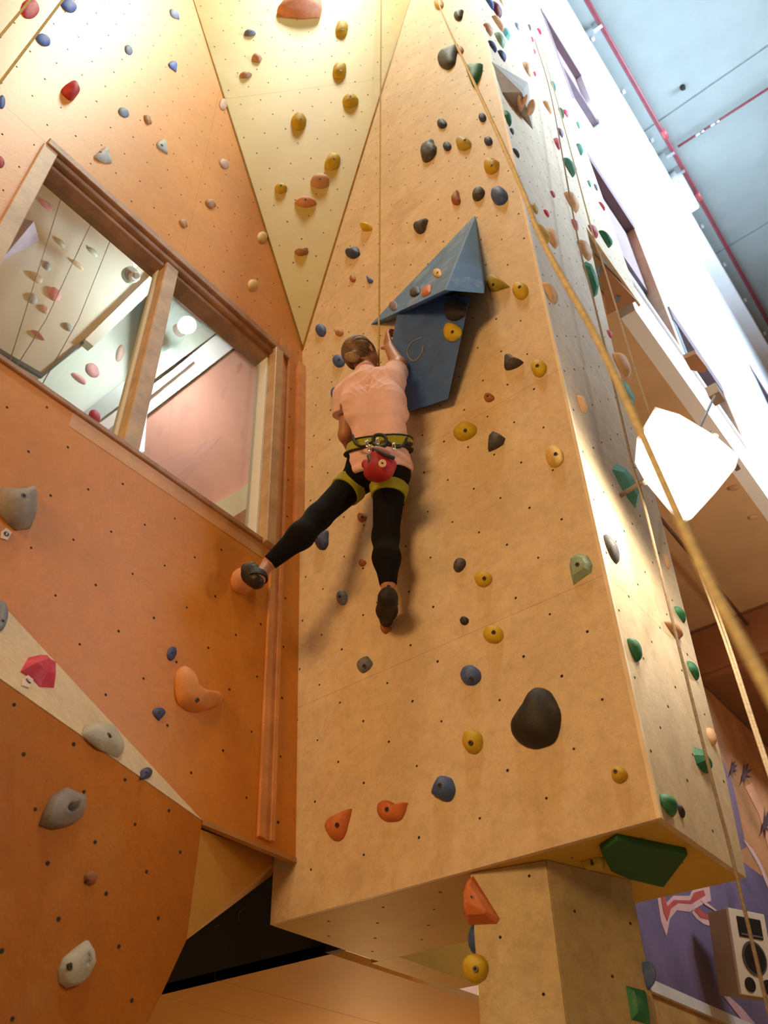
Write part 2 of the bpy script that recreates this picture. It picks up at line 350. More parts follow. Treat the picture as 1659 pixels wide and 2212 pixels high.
# enclosing shell of that room so that it reads as a room from the side too
box('room_floor', (-4.3, -1.6, 3.60), (-2.75, 2.5, 3.66), PALEG, room); box('room_ceiling', (-4.3, -1.6, 10.6), (-2.8, 1.2, 10.7), PALEG, room)
lp = hX(405, 702, xB+0.35)
la = bpy.data.lights.new('window_room_lamp', 'POINT'); la.energy = 60; la.color = (0.90, 0.97, 1.0); la.shadow_soft_size = 0.07
lo = bpy.data.objects.new('window_room_lamp', la); COL.objects.link(lo); lo.location = [float(c) for c in lp+V(0.25, 0, -0.1)]
# ------------------------------------------------------------------ underside of the tower, beam, pillar
wu = structure('wall_tower_underside')
box('underside_board', (-2.262, yA+0.018, zB), (xR-0.018, 2.735, zB+0.03), UNDER, wu)
box('beam', (-2.30, 2.736, zB), (-2.165, 3.27, zB+0.25), UNDER, wu)
box('back_board', (-2.262, 2.70, zB+0.03), (xR-0.02, 2.735, 3.6), UNDER, wu)
box('left_board', (-2.262, yA+0.02, zB+0.03), (-2.24, 2.70, 2.70), UNDER, wu)
Ud = Plane((0, 0, zB), (1, 0, 0), (0, 1, 0)); polyU = [(-2.24, yA+.03), (-.84, yA+.03), (-.84, 2.72), (-2.24, 2.72)]
holes(wu, Ud, [polyU], -1.613, 2.25, 0.1165, 0.243, mat('hole_soft', (0.22, 0.13, 0.04), 0.8), r=0.0045)
pil = [(-1.44, 2.168), (-1.209, 2.219), (-1.097, 2.524), (-1.22, 2.70), (-1.50, 2.70), (-1.50, 2.40)]
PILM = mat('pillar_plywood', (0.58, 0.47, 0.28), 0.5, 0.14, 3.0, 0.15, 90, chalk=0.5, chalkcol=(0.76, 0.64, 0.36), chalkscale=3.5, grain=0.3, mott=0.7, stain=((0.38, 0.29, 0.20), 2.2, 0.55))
wp = structure('wall_pillar')
for i in range(len(pil)):
    a, b = pil[i], pil[(i+1) % len(pil)]; d = unit(V(b[0]-a[0], b[1]-a[1], 0)); nn = V(d[1], -d[0], 0)
    slab('panel', [V(*a, 0)+d*.002, V(*b, 0)-d*.002, V(*b, zB-.002)-d*.002, V(*a, zB-.002)+d*.002], -nn*0.016, PILM, wp)
def vface(a, b):
    d = unit(V(b[0]-a[0], b[1]-a[1], 0)); return Plane((a[0], a[1], 0), d, (0, 0, 1)), math.hypot(b[0]-a[0], b[1]-a[1])
PF, lf = vface(pil[0], pil[1]); PR, lr = vface(pil[1], pil[2]); PL_, ll = vface(pil[5], pil[0]); PL_.n = -PL_.n if PL_.n[0] > 0 else PL_.n
holes(wp, PF, [[(0, 0), (lf, 0), (lf, zB), (0, zB)]], 0.075, 0.2, 0.105, 0.3, HOLE)
holes(wp, PR, [[(0, 0), (lr, 0), (lr, zB), (0, zB)]], 0.08, 0.26, 0.105, 0.3, HOLE)
# ------------------------------------------------------------------ lower left: pale facet, big lower panel, side facet
P0w = O.at(*P0); W1w = O.at(*W1); Qw = hX(0, 1465, -1.86)
W2w = P0w+(W1w-P0w)*2.4; Q2w = P0w+(Qw-P0w)*2.4
wl = structure('wall_pale_facet')
slab('panel', [P0w, W2w, Q2w], unit(np.cross(W2w-P0w, Q2w-P0w))*0.015*(1 if unit(np.cross(W2w-P0w, Q2w-P0w)) @ (P0w-CAM) > 0 else -1), PLY, wl)
PFAC = Plane(P0w, unit(W1w-P0w), unit(Qw-P0w))
Sw = hX(350, 2145, -2.02); LP = Plane(P0w, unit(Qw-P0w), unit(Sw-P0w))
Dw = LP.hit(403, 2030); S2 = LP.hit(350, 2145); S3 = LP.hit(318, 2212)
lowdir = unit(S3-S2); S4 = S3+lowdir*0.9; B2 = Q2w+(S4-P0w)*1.05
wq = structure('wall_lower_left')
lowpoly = [P0w-V(0, 0, .004), Q2w-V(0, 0, .004), B2, S4, S3, S2, Dw]
slab('panel', lowpoly, -LP.n*0.02, mat('low_orange_plywood', (0.52, 0.155, 0.008), 0.6, 0.1, 2.0, 0.15, 80, spec=0.25, mott=0.4, grain=0.35, chalk=0.15, chalkcol=(0.7, 0.45, 0.2), stain=((0.50, 0.20, 0.04), 2.2, 0.5)), wq)
lp2 = [tuple((LP.M @ (p-LP.o))[:2]) for p in lowpoly]
holes(wq, LP, [lp2], 0.075, 0.16, 0.118, 0.235, HOLE, shear=0.1, r=0.0056)
b_ = hY(605, 1853, 2.20); c_ = hY(585, 1893, 2.42)
ws = structure('wall_side_facet')
SFM = mat('side_facet_plywood', (0.60, 0.30, 0.05), 0.5, 0.1, 2.0, 0.15, 80, grain=0.3)
v = [P0w-V(0, 0, .03), b_, c_, Dw]; nn = unit(np.cross(b_-P0w, Dw-P0w)); nn = nn if nn @ (P0w-CAM) > 0 else -nn
meshobj('panel', v+[p+nn*0.02 for p in v], [(0, 1, 3), (1, 2, 3), (4, 7, 5), (5, 7, 6), (0, 4, 5, 1), (1, 5, 6, 2), (2, 6, 7, 3), (3, 7, 4, 0)], SFM, ws)
SF = Plane(P0w-V(0, 0, .03), unit(b_-P0w), unit(Dw-P0w))
sfp = [(0, 0), tuple((SF.M @ (b_-SF.o))[:2]), tuple((SF.M @ (Dw-SF.o))[:2])]
holes(ws, SF, [sfp], 0.06, 0.08, 0.07, 0.16, HOLE, r=0.004, marg=0.015)
# black back wall and the tan soffit below it
zS = 2.52; yS = 2.6
bw = structure('wall_back_black'); box('panel', (-5.2, yS, zS), (-2.30, yS+0.03, 3.5), BLACK, bw); box('cover', (-5.2, 0.9, 3.40), (-2.30, yS, 3.45), BLACK, bw); box('cover', (-5.2, -1.6, 2.0), (-5.15, yS, 3.45), BLACK, bw)
for (u0, v0, u1, v1) in ((1062, 1940, 1066, 1952),):
    pass
PALES = mat('pale_mark', (0.10, 0.09, 0.08), 0.8)
tube('paint_mark', [hY(*p, yS-0.002) for p in ((530, 1962), (517, 1972), (516, 1990))], 0.0025, PALES, bw, 5)
tube('paint_mark', [hY(*p, yS-0.002) for p in ((473, 1998), (465, 2003))], 0.0025, PALES, bw, 5)
cs = structure('ceiling_soffit'); xsm = hZ(480, 2120, zS)[0]; xse = hZ(985, 2150, zS)[0]
SOFF = mat('soffit_plywood', (0.74, 0.42, 0.12), 0.6, 0.05, 2.0, 0.1, 90, grain=0.3)
for a, b in ((-5.2, -3.45), (-3.447, xsm-.002), (xsm+.002, xse)): box('panel', (a, yS, zS), (b, 5.2, zS+0.03), SOFF, cs)
# pale room end glimpsed under the tower, with a scrap of mural
ww = structure('wall_far_white'); box('panel', (-4.6, 4.75, 0), (-2.4, 4.8, 6.3), mat('cream_white', (0.82, 0.74, 0.60), 0.6, 0.04, 3), ww)
MP = mat('mural_pink', (0.62, 0.35, 0.38), 0.6, 0.1, 3); MR = mat('mural_red', (0.55, 0.08, 0.07), 0.6, 0.1, 4)
LILAC = mat('mural_lilac', (0.55, 0.42, 0.50), 0.6, 0.1, 3)
for pts, m_ in (([(970, 2138), (1030, 2128), (1030, 2200), (985, 2172)], LILAC), ([(970, 2138), (995, 2137), (991, 2164)], MR)):
    slab('painted_patch', [hY(u, v, 4.745) for u, v in pts], (0, 0.004, 0), m_, ww)
# ------------------------------------------------------------------ hall behind: mural wall, soffits, white upper wall, concrete ceiling
xM = -2.4; zT = 6.95; xW = -0.87; zC = 17.0; yE = 8.33
wm = structure('wall_mural')
zw = 2.95
box('purple_board', (xM-.05, 4.3, zw), (xM, 16, 4.35), MURP, wm); box('orange_board', (xM-.05, 4.3, 4.353), (xM, 16, 6.9), MURO, wm)
box('white_rail', (xM-.05, 4.3, zw-0.07), (xM+.02, 16, zw), mat('rail_white', (0.72, 0.66, 0.62), 0.5, 0.05), wm)
box('lower_board', (xM-.05, 4.3, 0), (xM-.01, 16, zw-0.07), mat('lower_mural', (0.55, 0.30, 0.08), 0.6, 0.3, 2.5, stain=((0.25, 0.07, 0.03), 3.0, 0.8)), wm)
def mural(pts, m_, d=0.004): return slab('painted_flame', [hX(u, v, xM+d) for u, v in pts], (-0.003, 0, 0), m_, wm)
PALEP = mat('mural_pale_pink', (0.78, 0.45, 0.42), 0.6, 0.08, 3); DPUR = mat('mural_dark', (0.10, 0.05, 0.05), 0.7, 0.2, 4); ORL = mat('mural_light_orange', (0.85, 0.36, 0.18), 0.6, 0.1, 3)
mural([(1420, 1935), (1428, 1990), (1440, 2022), (1447, 1985), (1462, 1966), (1490, 1970), (1520, 1952), (1536, 1946), (1532, 1910), (1500, 1915), (1490, 1935), (1455, 1935), (1440, 1950), (1434, 1928)], PALEP, 0.004)
mural([(1428, 1936), (1434, 1970), (1442, 1990), (1450, 1962), (1466, 1950), (1494, 1952), (1524, 1934), (1520, 1922), (1500, 1928), (1492, 1945), (1456, 1944), (1442, 1958), (1436, 1936)], MR, 0.008)
mural([(1495, 1972), (1505, 1985), (1520, 1996), (1545, 2004), (1545, 1988), (1528, 1982), (1512, 1974), (1500, 1962)], PALEP, 0.004)
mural([(1500, 1966), (1514, 1982), (1545, 1990), (1545, 1980), (1522, 1974), (1508, 1960)], MR, 0.008)
mural([(1514, 1945), (1524, 1955), (1552, 1972), (1548, 1966), (1530, 1952)], PALEP, 0.008)
mural([(1605, 1812), (1622, 1840), (1640, 1872), (1662, 1925), (1668, 1920), (1645, 1868), (1626, 1834)], PALEP, 0.006)
mural([(1563, 2152), (1585, 2180), (1610, 2212), (1632, 2212), (1602, 2176), (1572, 2150)], MP, 0.006)
mural([(1540, 1600), (1556, 1680), (1580, 1745), (1600, 1835), (1612, 1830), (1598, 1760), (1582, 1690), (1560, 1640)], mat('mural_mauve', (0.22, 0.13, 0.17), 0.6, 0.2, 3), 0.005)
mural([(1610, 1700), (1640, 1760), (1665, 1850), (1672, 1850), (1655, 1760), (1625, 1690)], ORL, 0.006)
for (cx, cy, sc_) in ((1608, 1672, 1.0), (1652, 1778, 1.2), (1582, 1660, 0.7)):
    for k in range(7):
        an = -1.6+k*0.62; mural([(cx-3*sc_, cy), (cx+20*sc_*math.cos(an)*.5, cy+34*sc_*math.sin(an)*.6-3), (cx+26*sc_*math.cos(an)*.7, cy+36*sc_*math.sin(an)*.8), (cx+3*sc_, cy+4)], DPUR, 0.010+0.002*k)
cm = structure('ceiling_tan'); ye = [yE]
box('panel', (-2.9, 2.76, zT), (xW-.12, yE, zT+0.05), TANP, cm)
box('step_board', (-2.9, yE, 6.42), (xW-.12, yE+0.04, zT+0.05), BROWN, cm); box('lower_panel', (-2.9, yE+0.04, 6.36), (xW-.12, 16, 6.42), BROWN, cm)
box('edge_strip', (-2.4, yE-0.03, zT-0.02), (xW-.12, yE, zT), mat('edge_strip', (0.25, 0.11, 0.06), 0.6), cm)
box('cove_strip', (xM, 4.3, 6.31), (xM+0.03, 16, 6.36), mat('edge_strip', (0.25, 0.11, 0.06), 0.6), cm)
for p, q in (((1430, 1125), (1500, 1205)), ((1500, 1205), (1640, 1365))):
    pass
rail = tube('trim_5', [hZ(1425, 1118, 6.80), hZ(1500, 1208, 6.80), hZ(1618, 1352, 6.80), hZ(1640, 1368, 6.80)], 0.018, mat('dark_rail', (0.12, 0.05, 0.03), 0.5), seg=8); tag(rail, kind='structure')
# white upper wall with its windows
w1 = (4.50, 5.65, 11.6, 14.7); w2 = (4.12, 5.22, 7.55, 9.83); w3 = (5.36, 6.6, 7.55, 8.5); w4 = (10.7, 11.6, 11.5, 12.9)
wW = structure('wall_white_upper'); thW = 0.12
def wb(y0, y1, z0, z1): box('panel', (xW-thW, y0, z0), (xW, y1, z1), WHITE, wW)
wb(4.03, 22, zT, 7.55); wb(4.03, w2[0], 7.55, zC); wb(w2[0], w2[1], w2[3], w1[2]); wb(w2[0], w1[0], w1[2], zC)
wb(w1[0], w1[1], w1[3], zC); wb(w1[1], w4[0], 9.83, zC) if False else None
wb(w2[1], w3[0], 7.55, 9.83); wb(w3[0], w3[1], 8.5, 9.83); wb(w2[1], w1[1], 9.83, w1[2]); wb(w3[1], 22, 7.55, 9.83)
wb(w1[1], 22, 9.83, 11.5); wb(w1[1], w4[0], 11.5, zC); wb(w4[0], w4[1], 12.9, zC); wb(w4[1], 22, 11.5, zC)
FRB = mat('dark_window_frame', (0.16, 0.10, 0.11), 0.5, 0.1, 6); FRO = mat('orange_window_frame', (0.62, 0.36, 0.24), 0.5, 0.1, 5)
PANE = mat('dull_pane', (0.30, 0.36, 0.40), 0.25, 0.15, 1.2); PANEW = mat('milky_pane', (0.66, 0.70, 0.76), 0.2, 0.05, 1)
for i, (y0, y1, z0, z1) in enumerate((w1, w2, w3, w4)):
    w = structure('window_%d' % (i+2)); d0 = xW-0.10
    box('pane', (d0-0.01, y0, z0), (d0, y1, z1), PANEW if i in (0,) else PANE, w)
    g = 0.10
    box('head', (d0, y0, z1-g*2.2), (xW+0.02, y1, z1), FRB, w); box('sill', (d0, y0, z0), (xW+0.02, y1, z0+g*.6), WHITE, w)
    box('jamb', (d0, y0, z0+g*.6), (xW+0.01, y0+g*.8, z1-g*2.2), FRB if i == 0 else PANE, w); box('jamb', (d0, y1-g, z0+g*.6), (xW+0.02, y1, z1-g*2.2), FRO if i else WHITE, w)
    if i == 0:
        box('transom', (d0, y0+g, z0+1.3), (xW, y1-g, z0+1.45), FRB, w); box('blind', (d0, y0+g, z1-1.1), (d0+.03, y1-g, z1-g*2.2), mat('mauve_blind', (0.25, 0.17, 0.19), 0.6), w)
    if i == 1: box('blind', (d0, y0+g, z1-1.3), (d0+.03, y1-g, z1-g*2.2), mat('mauve_blind', (0.25, 0.17, 0.19), 0.6), w)
box('glare_strip', (xW, 2.9, 16.3), (-0.62, 22, zC), WHITE, wW)  # white strip added to stand for the blown-out glare along the wall top
# bolts along the wall top
cc_ = structure('ceiling')
yv = [1.5, 8.2, 11.4, 14.4, 17.5, 21, 26]
for k in range(len(yv)-1):
    box('slab', (-0.9, yv[k]+.018, zC), (14, yv[k+1]-.018, zC+0.2), CONC, cc_)
    if k: box('joint', (-0.9, yv[k]-.018, zC+0.02), (14, yv[k]+.018, zC+0.2), mat('joint_grey', (0.25, 0.28, 0.28), 0.8), cc_)
for k in range(9):
    box('fixing', (-0.60, 6.2+k*1.1, zC-0.06), (-0.55, 6.26+k*1.1, zC), WHITE, cc_)
p0 = hZ(1262, -20, zC-0.18); p1 = hZ(1659, 722, zC-0.18); xpipe = 0.5*(p0[0]+p1[0])
pipe = tube('sprinkler_pipe', [V(hZ(1270, 5, zC-.18)[0], 3.0, zC-.18), V(hZ(1470, 355, zC-.18)[0], hZ(1470, 355, zC-.18)[1], zC-.18), V(hZ(1640, 690, zC-.18)[0]+.05, 22, zC-.18)], 0.042, REDP)
tag(pipe, 'long red sprinkler main running along under the concrete ceiling', 'pipe')
q0 = hZ(1465, 318, zC-.15); q1 = hZ(1659, 192, zC-.15); dq = q1-q0
br = tube('sprinkler_branch', [q0+V(0, 0, .02), q0+dq*1.6], 0.022, REDP); tag(br, 'thin red branch pipe crossing the concrete ceiling', 'pipe')
for k, (u, v) in enumerate(((1299, 52), (1456, 325), (1477, 365))):
    c = hZ(u, v, zC-.18); o = box('clamp', (xpipe-.075, c[1]-.03, c[2]-.07), (xpipe+.075, c[1]+.03, c[2]+.18), STEEL, pipe)
for k, (u, v) in enumerate(((1435, 290), (1508, 424))):
    c = hZ(u, v, zC-.18); tube('coupling', [c+V(0, -.09, 0), c+V(0, .09, 0)], 0.055, mat('bright_red', (0.5, 0.09, 0.10), 0.4), pipe)
for t_ in (0.25, 0.42):
    c = q0+dq*t_; tube('coupling', [c-unit(dq)*.08, c+unit(dq)*.08], 0.032, STEEL, br)
jb = hX(1478, 420, xW+.1); c = hZ(1478, 418, 16.6)
o = box('detector_box', c+V(-.15, -.3, -.25), c+V(.12, .3, .4), mat('white_plastic', (0.85, 0.86, 0.88), 0.4)); bevel(o, .04); tag(o, 'small white box mounted high beside the ceiling edge', 'junction box')
sp = hZ(1474, 188, zC); o = tube('ceiling_eye', [sp+V(0, 0, 0), sp+V(0, 0, -.05), sp+V(.02, .0, -.10)], [.05, .045, .02], BLACK); tag(o, 'tiny black fixture alone on the concrete ceiling', 'ceiling fixture')
fl = box('floor', (-6, -4, -0.05), (9, 16, 0), FLOORM); tag(fl, kind='structure')
# ------------------------------------------------------------------ climbing holds
HC = dict(
 yellow=(0.62, 0.44, 0.015), olive=(0.46, 0.36, 0.05), tanyellow=(0.66, 0.45, 0.14), blue=(0.055, 0.115, 0.36), navy=(0.035, 0.05, 0.16), slate=(0.17, 0.20, 0.27),
 black=(0.022, 0.020, 0.022), charcoal=(0.055, 0.05, 0.055), orange=(0.60, 0.17, 0.05), rust=(0.38, 0.12, 0.03), tan=(0.55, 0.30, 0.17), brown=(0.42, 0.20, 0.07),
 red=(0.45, 0.035, 0.04), pinkred=(0.62, 0.03, 0.09), peach=(0.72, 0.46, 0.27), pink=(0.60, 0.12, 0.18), green=(0.02, 0.19, 0.10), teal=(0.10, 0.36, 0.31),
 sage=(0.26, 0.38, 0.28), grey=(0.25, 0.22, 0.20), palegrey=(0.46, 0.44, 0.37), mauve=(0.20, 0.13, 0.20), coral=(0.72, 0.32, 0.19), wallorange=(0.62, 0.24, 0.06), maroon=(0.16, 0.02, 0.03),
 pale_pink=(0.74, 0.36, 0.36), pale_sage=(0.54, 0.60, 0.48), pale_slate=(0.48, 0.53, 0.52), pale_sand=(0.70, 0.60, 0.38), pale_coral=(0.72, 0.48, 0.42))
def hmat(c):
    r = HC[c]; lum = sum(r)/3
    return mat('hold_'+c, r, 0.62, 0.10, 14, 0.35, 130, chalk=0.32 if lum > .05 else 0.10, chalkcol=tuple(min(1, x*.55+.32) for x in r), chalkscale=16, objvar=0.10)
BOLT = mat('bolt_steel', (0.10, 0.09, 0.08), 0.4, 0.1, 30, metal=0.6); SOCK = mat('bolt_socket', (0.01, 0.01, 0.01), 0.9)
def polar(fn, n=26): return [(fn(2*math.pi*k/n)*math.cos(2*math.pi*k/n), fn(2*math.pi*k/n)*math.sin(2*math.pi*k/n)) for k in range(n)]
def smoothpts(P, n=30):
    S = spline([(*p, 0) for p in P]+[(*P[0], 0)], 8)[:-1]; S = np.array(S)[:, :2]; idx = np.linspace(0, len(S), n, endpoint=False).astype(int); return [tuple(S[i]) for i in idx]
# outlines in a unit box, x right, y up; long axis along +x before rotation
SH = dict(
 round=polar(lambda a: 1+.05*math.cos(3*a)), egg=polar(lambda a: 1+.12*math.cos(a)), oval=polar(lambda a: 1/math.sqrt(math.cos(a)**2+(math.sin(a)/.68)**2)),
 tear=smoothpts([(1.15, 0), (.5, .34), (-.2, .66), (-.8, .55), (-1, 0), (-.8, -.55), (-.2, -.66), (.5, -.34)]),
 leaf=smoothpts([(1.1, 0), (.4, .45), (-.3, .55), (-1.1, 0), (-.3, -.55), (.4, -.45)]),
 tri=smoothpts([(1, -.55), (.55, .05), (.1, .8), (-.35, .7), (-.8, -.1), (-1, -.6), (-.4, -.8), (.5, -.75)]),
 block=smoothpts([(1, .5), (.5, .72), (-.5, .7), (-.95, .4), (-1, -.35), (-.5, -.7), (.45, -.72), (1, -.4)]),
 drop=smoothpts([(0, -1.05), (.5, -.5), (.9, .2), (.6, .85), (0, 1), (-.6, .85), (-.9, .2), (-.5, -.5)]),
 wedge=[(1, -.2), (.5, .75), (-.6, .8), (-1, .1), (-.5, -.8), (.5, -.7)], gem=[(1, .35), (.55, .9), (-.55, .6), (-1, .1), (-.35, -.7), (.3, -1), (.95, -.6)],
 horn=smoothpts([(1.0, .55), (.62, .62), (.1, .72), (-.45, .45), (-1.05, -.25), (-.7, -.55), (.1, -.45), (.62, -.1), (.7, .2)]),
 bean=smoothpts([(-.55, .98), (-.30, .80), (-.12, .25), (.30, -.08), (.80, -.15), (1, -.42), (.70, -.80), (.1, -1), (-.55, -.85), (-.92, -.3), (-.95, .35), (-.82, .85)], 40),
 hook=smoothpts([(1, .62), (.55, .45), (.45, .85), (-.2, 1), (-.85, .6), (-1, -.1), (-.75, -.8), (0, -1), (.7, -.6), (.95, .1)]),
 box=[(1, .9), (-1, 1), (-1, -.85), (.9, -1)],
 half=smoothpts([(-1, .35), (-.75, .75), (-.1, .8), (.5, .45), (.92, -.1), (1, -.6), (.8, -.85), (.3, -.62), (-.3, -.3), (-.8, .1)], 32),
 peak=smoothpts([(1, .55), (.75, .45), (.35, .15), (.0, .55), (-.55, .75), (-.95, .45), (-1, -.15), (-.6, -.75), (.1, -.8), (.55, -.6), (.85, 0)]),
 cap=smoothpts([(-.12, .82), (.22, 1), (.65, .86), (.97, .3), (1, -.3), (.76, -.8), (.25, -1), (-.45, -.93), (-.9, -.62), (-1, -.28), (-.78, .05), (-.42, .46)], 40))
HN = [0]; EXACT = {id(q) for q in (A, O, Y, PFAC, LP, PF)}
def hold(pl, u, v, w, h, ang, shape, col, label, prot=0.42, bolt=(0.0, 0.1), peak=(0.0, 0.12), facet=False, pocket=None, cat='climbing hold', group=None, name='climbing_hold', nofit=False):
    """one bolted-on hold: a dome grown from its outline on the wall plane, sized to what the photo shows"""
    rnd = random.Random(HN[0]*17+3); HN[0] += 1
    base = SH[shape] if isinstance(shape, str) else shape
    ca, sa = math.cos(math.radians(ang)), math.sin(math.radians(ang))
    P = np.array([(x*ca-y*sa, x*sa+y*ca) for x, y in base]); P = P-(P.max(0)+P.min(0))/2; P = P/(np.abs(P).max(0)+1e-6)
    n = pl.n; t1 = RT-n*(RT @ n); t1 = unit(t1); t2 = np.cross(n, t1); t2 = t2 if t2 @ UP > 0 else -t2
    c = pl.hit(u, v); mpp = ((c-CAM) @ FW)/F
    sx, sy = w/2*mpp, h/2*mpp; s0 = (sx, sy); H = prot*2*math.sqrt(sx*sy); cu = V(u, v)
    if facet: prof = [(1, 0), (.97, .10), (.60, .78), (.0, 1.0)]
    else: prof = [(1, -.02), (1.0, .10), (.96, .30), (.86, .55), (.70, .76), (.48, .91), (.25, .985), (0, 1.0)]
    if pocket: prof = [(1, -.02), (1.0, .12), (.97, .30), (.92, .46)]+[(x, 1-.6*x*x) for x in (.86, .80, .74, .68, .62, .56, .50, .44, .38, .32, .26, .20, .14, .08)]+[(0, 1)]
    K = len(P); ph = [rnd.uniform(0, 6.28) for _ in range(6)]
    exact = id(pl) in EXACT
    if exact: sx, sy = w/2, h/2; s0 = (sx, sy)
    def pos(c, cu, X, Yy, sx, sy):
        return pl.hit(cu[0]+X*sx, cu[1]-Yy*sy) if exact else c+t1*(X*sx)+t2*(Yy*sy)
    def build(c, cu, sx, sy):
        vs = []
        def pk(X, Yy):
            if not pocket: return 0
            q = ((X-pocket[0])/pocket[2])**2+((Yy-pocket[1])/pocket[3])**2
            return H*pocket[4]*(1/(1+math.exp(min(40, (q-1)*7))))
        for (k, hh) in prof[:-1]:
            f = 1-k
            for i, (x, y) in enumerate(P):
                a = math.atan2(y, x); wob = 1+(0 if facet else .025*math.sin(3*a+ph[0]+4*hh)+.012*math.sin(7*a+ph[1]))
                X = (x*k*wob+peak[0]*f); Yy = (y*k*wob+peak[1]*f); z = H*hh*(1+(.06*math.sin(2*a+ph[2]) if 0 < hh < .95 and not facet else 0))
                vs.append(pos(c, cu, X, Yy, sx, sy)+n*(z-pk(X, Yy)))
        vs.append(pos(c, cu, peak[0], peak[1], sx, sy)+n*(H-pk(*peak)))
        return vs
    for it in range(0 if nofit else 5):
        c = pl.hit(*cu); q = proj(np.array(build(c, cu, sx, sy))); lo, hi = q.min(0), q.max(0)
        sx = min(max(sx*w/max(hi[0]-lo[0], 1), .55*s0[0]), 2.0*s0[0]); sy = min(max(sy*h/max(hi[1]-lo[1], 1), .55*s0[1]), 2.2*s0[1])
        cu = cu+0.9*(V(u, v)-(lo+hi)/2)
    c = pl.hit(*cu); vs = build(c, cu, sx, sy); fs = [tuple(range(K))]
    R_ = len(prof)-1
    for r in range(R_-1):
        fs += [(r*K+i, r*K+(i+1) % K, (r+1)*K+(i+1) % K, (r+1)*K+i) for i in range(K)]
    fs += [((R_-1)*K+i, (R_-1)*K+(i+1) % K, R_*K) for i in range(K)]
    o = meshobj(name, vs, fs, hmat(col), None, not facet, origin=c)
    tag(o, label, cat, group or GRP.get(id(pl), 'climbing holds'))
    if bolt and min(w, h) >= 18:
        bx, by = bolt; arr = np.array(vs[K:]); hgt = (arr-c) @ n; qx, qy = bx, by
        for it in range(6):
            tgt = pos(c, cu, qx, qy, sx, sy)
            d = np.linalg.norm((arr-tgt)-np.outer((arr-tgt) @ n, n), axis=1); top = np.argsort(d)[:5]; wts = 1/(d[top]+.002); zz = float((hgt[top]*wts).sum()/wts.sum())
            ctr = tgt+n*zz; e = proj(ctr)-V(u+bx*w/2, v-by*h/2); qx -= .6*e[0]/(w/2); qy += .6*e[1]/(h/2); qx = max(-.8, min(.8, qx)); qy = max(-.85, min(.8, qy))
        br = min(0.0085, 0.10*min(w, h)*mpp+0.0015)
        a, f = tubepts([ctr-n*.012-c, ctr+n*.0025-c], br, 10); b = meshobj('bolt', a, f, BOLT, o)
        a, f = tubepts([ctr+n*.001-c, ctr+n*.0032-c], br*.55, 6); meshobj('bolt_socket', a, f, SOCK, b)
    return o
GRP = {id(A): 'holds on the tower front', id(O): 'holds on the orange left wall', id(Y): 'holds on the yellow corner facet', id(R): 'holds on the tower side', id(PFAC): 'holds on the pale facet', id(LP): 'holds on the lower orange panel', id(PF): 'holds on the pillar', id(PR): 'holds on the pillar', id(PL_): 'holds on the pillar'}
def H_(pl, rows):
    for r in rows:
        u, v, w, h, ang, sh, col, lab = r[:8]; kw = dict(r[8]) if len(r) > 8 else {}
        if pl is O and 'prot' not in kw: kw['prot'] = .24
        hold(pl, u, v, w, h, ang, sh, col, lab, **kw)
NB = dict(bolt=None)
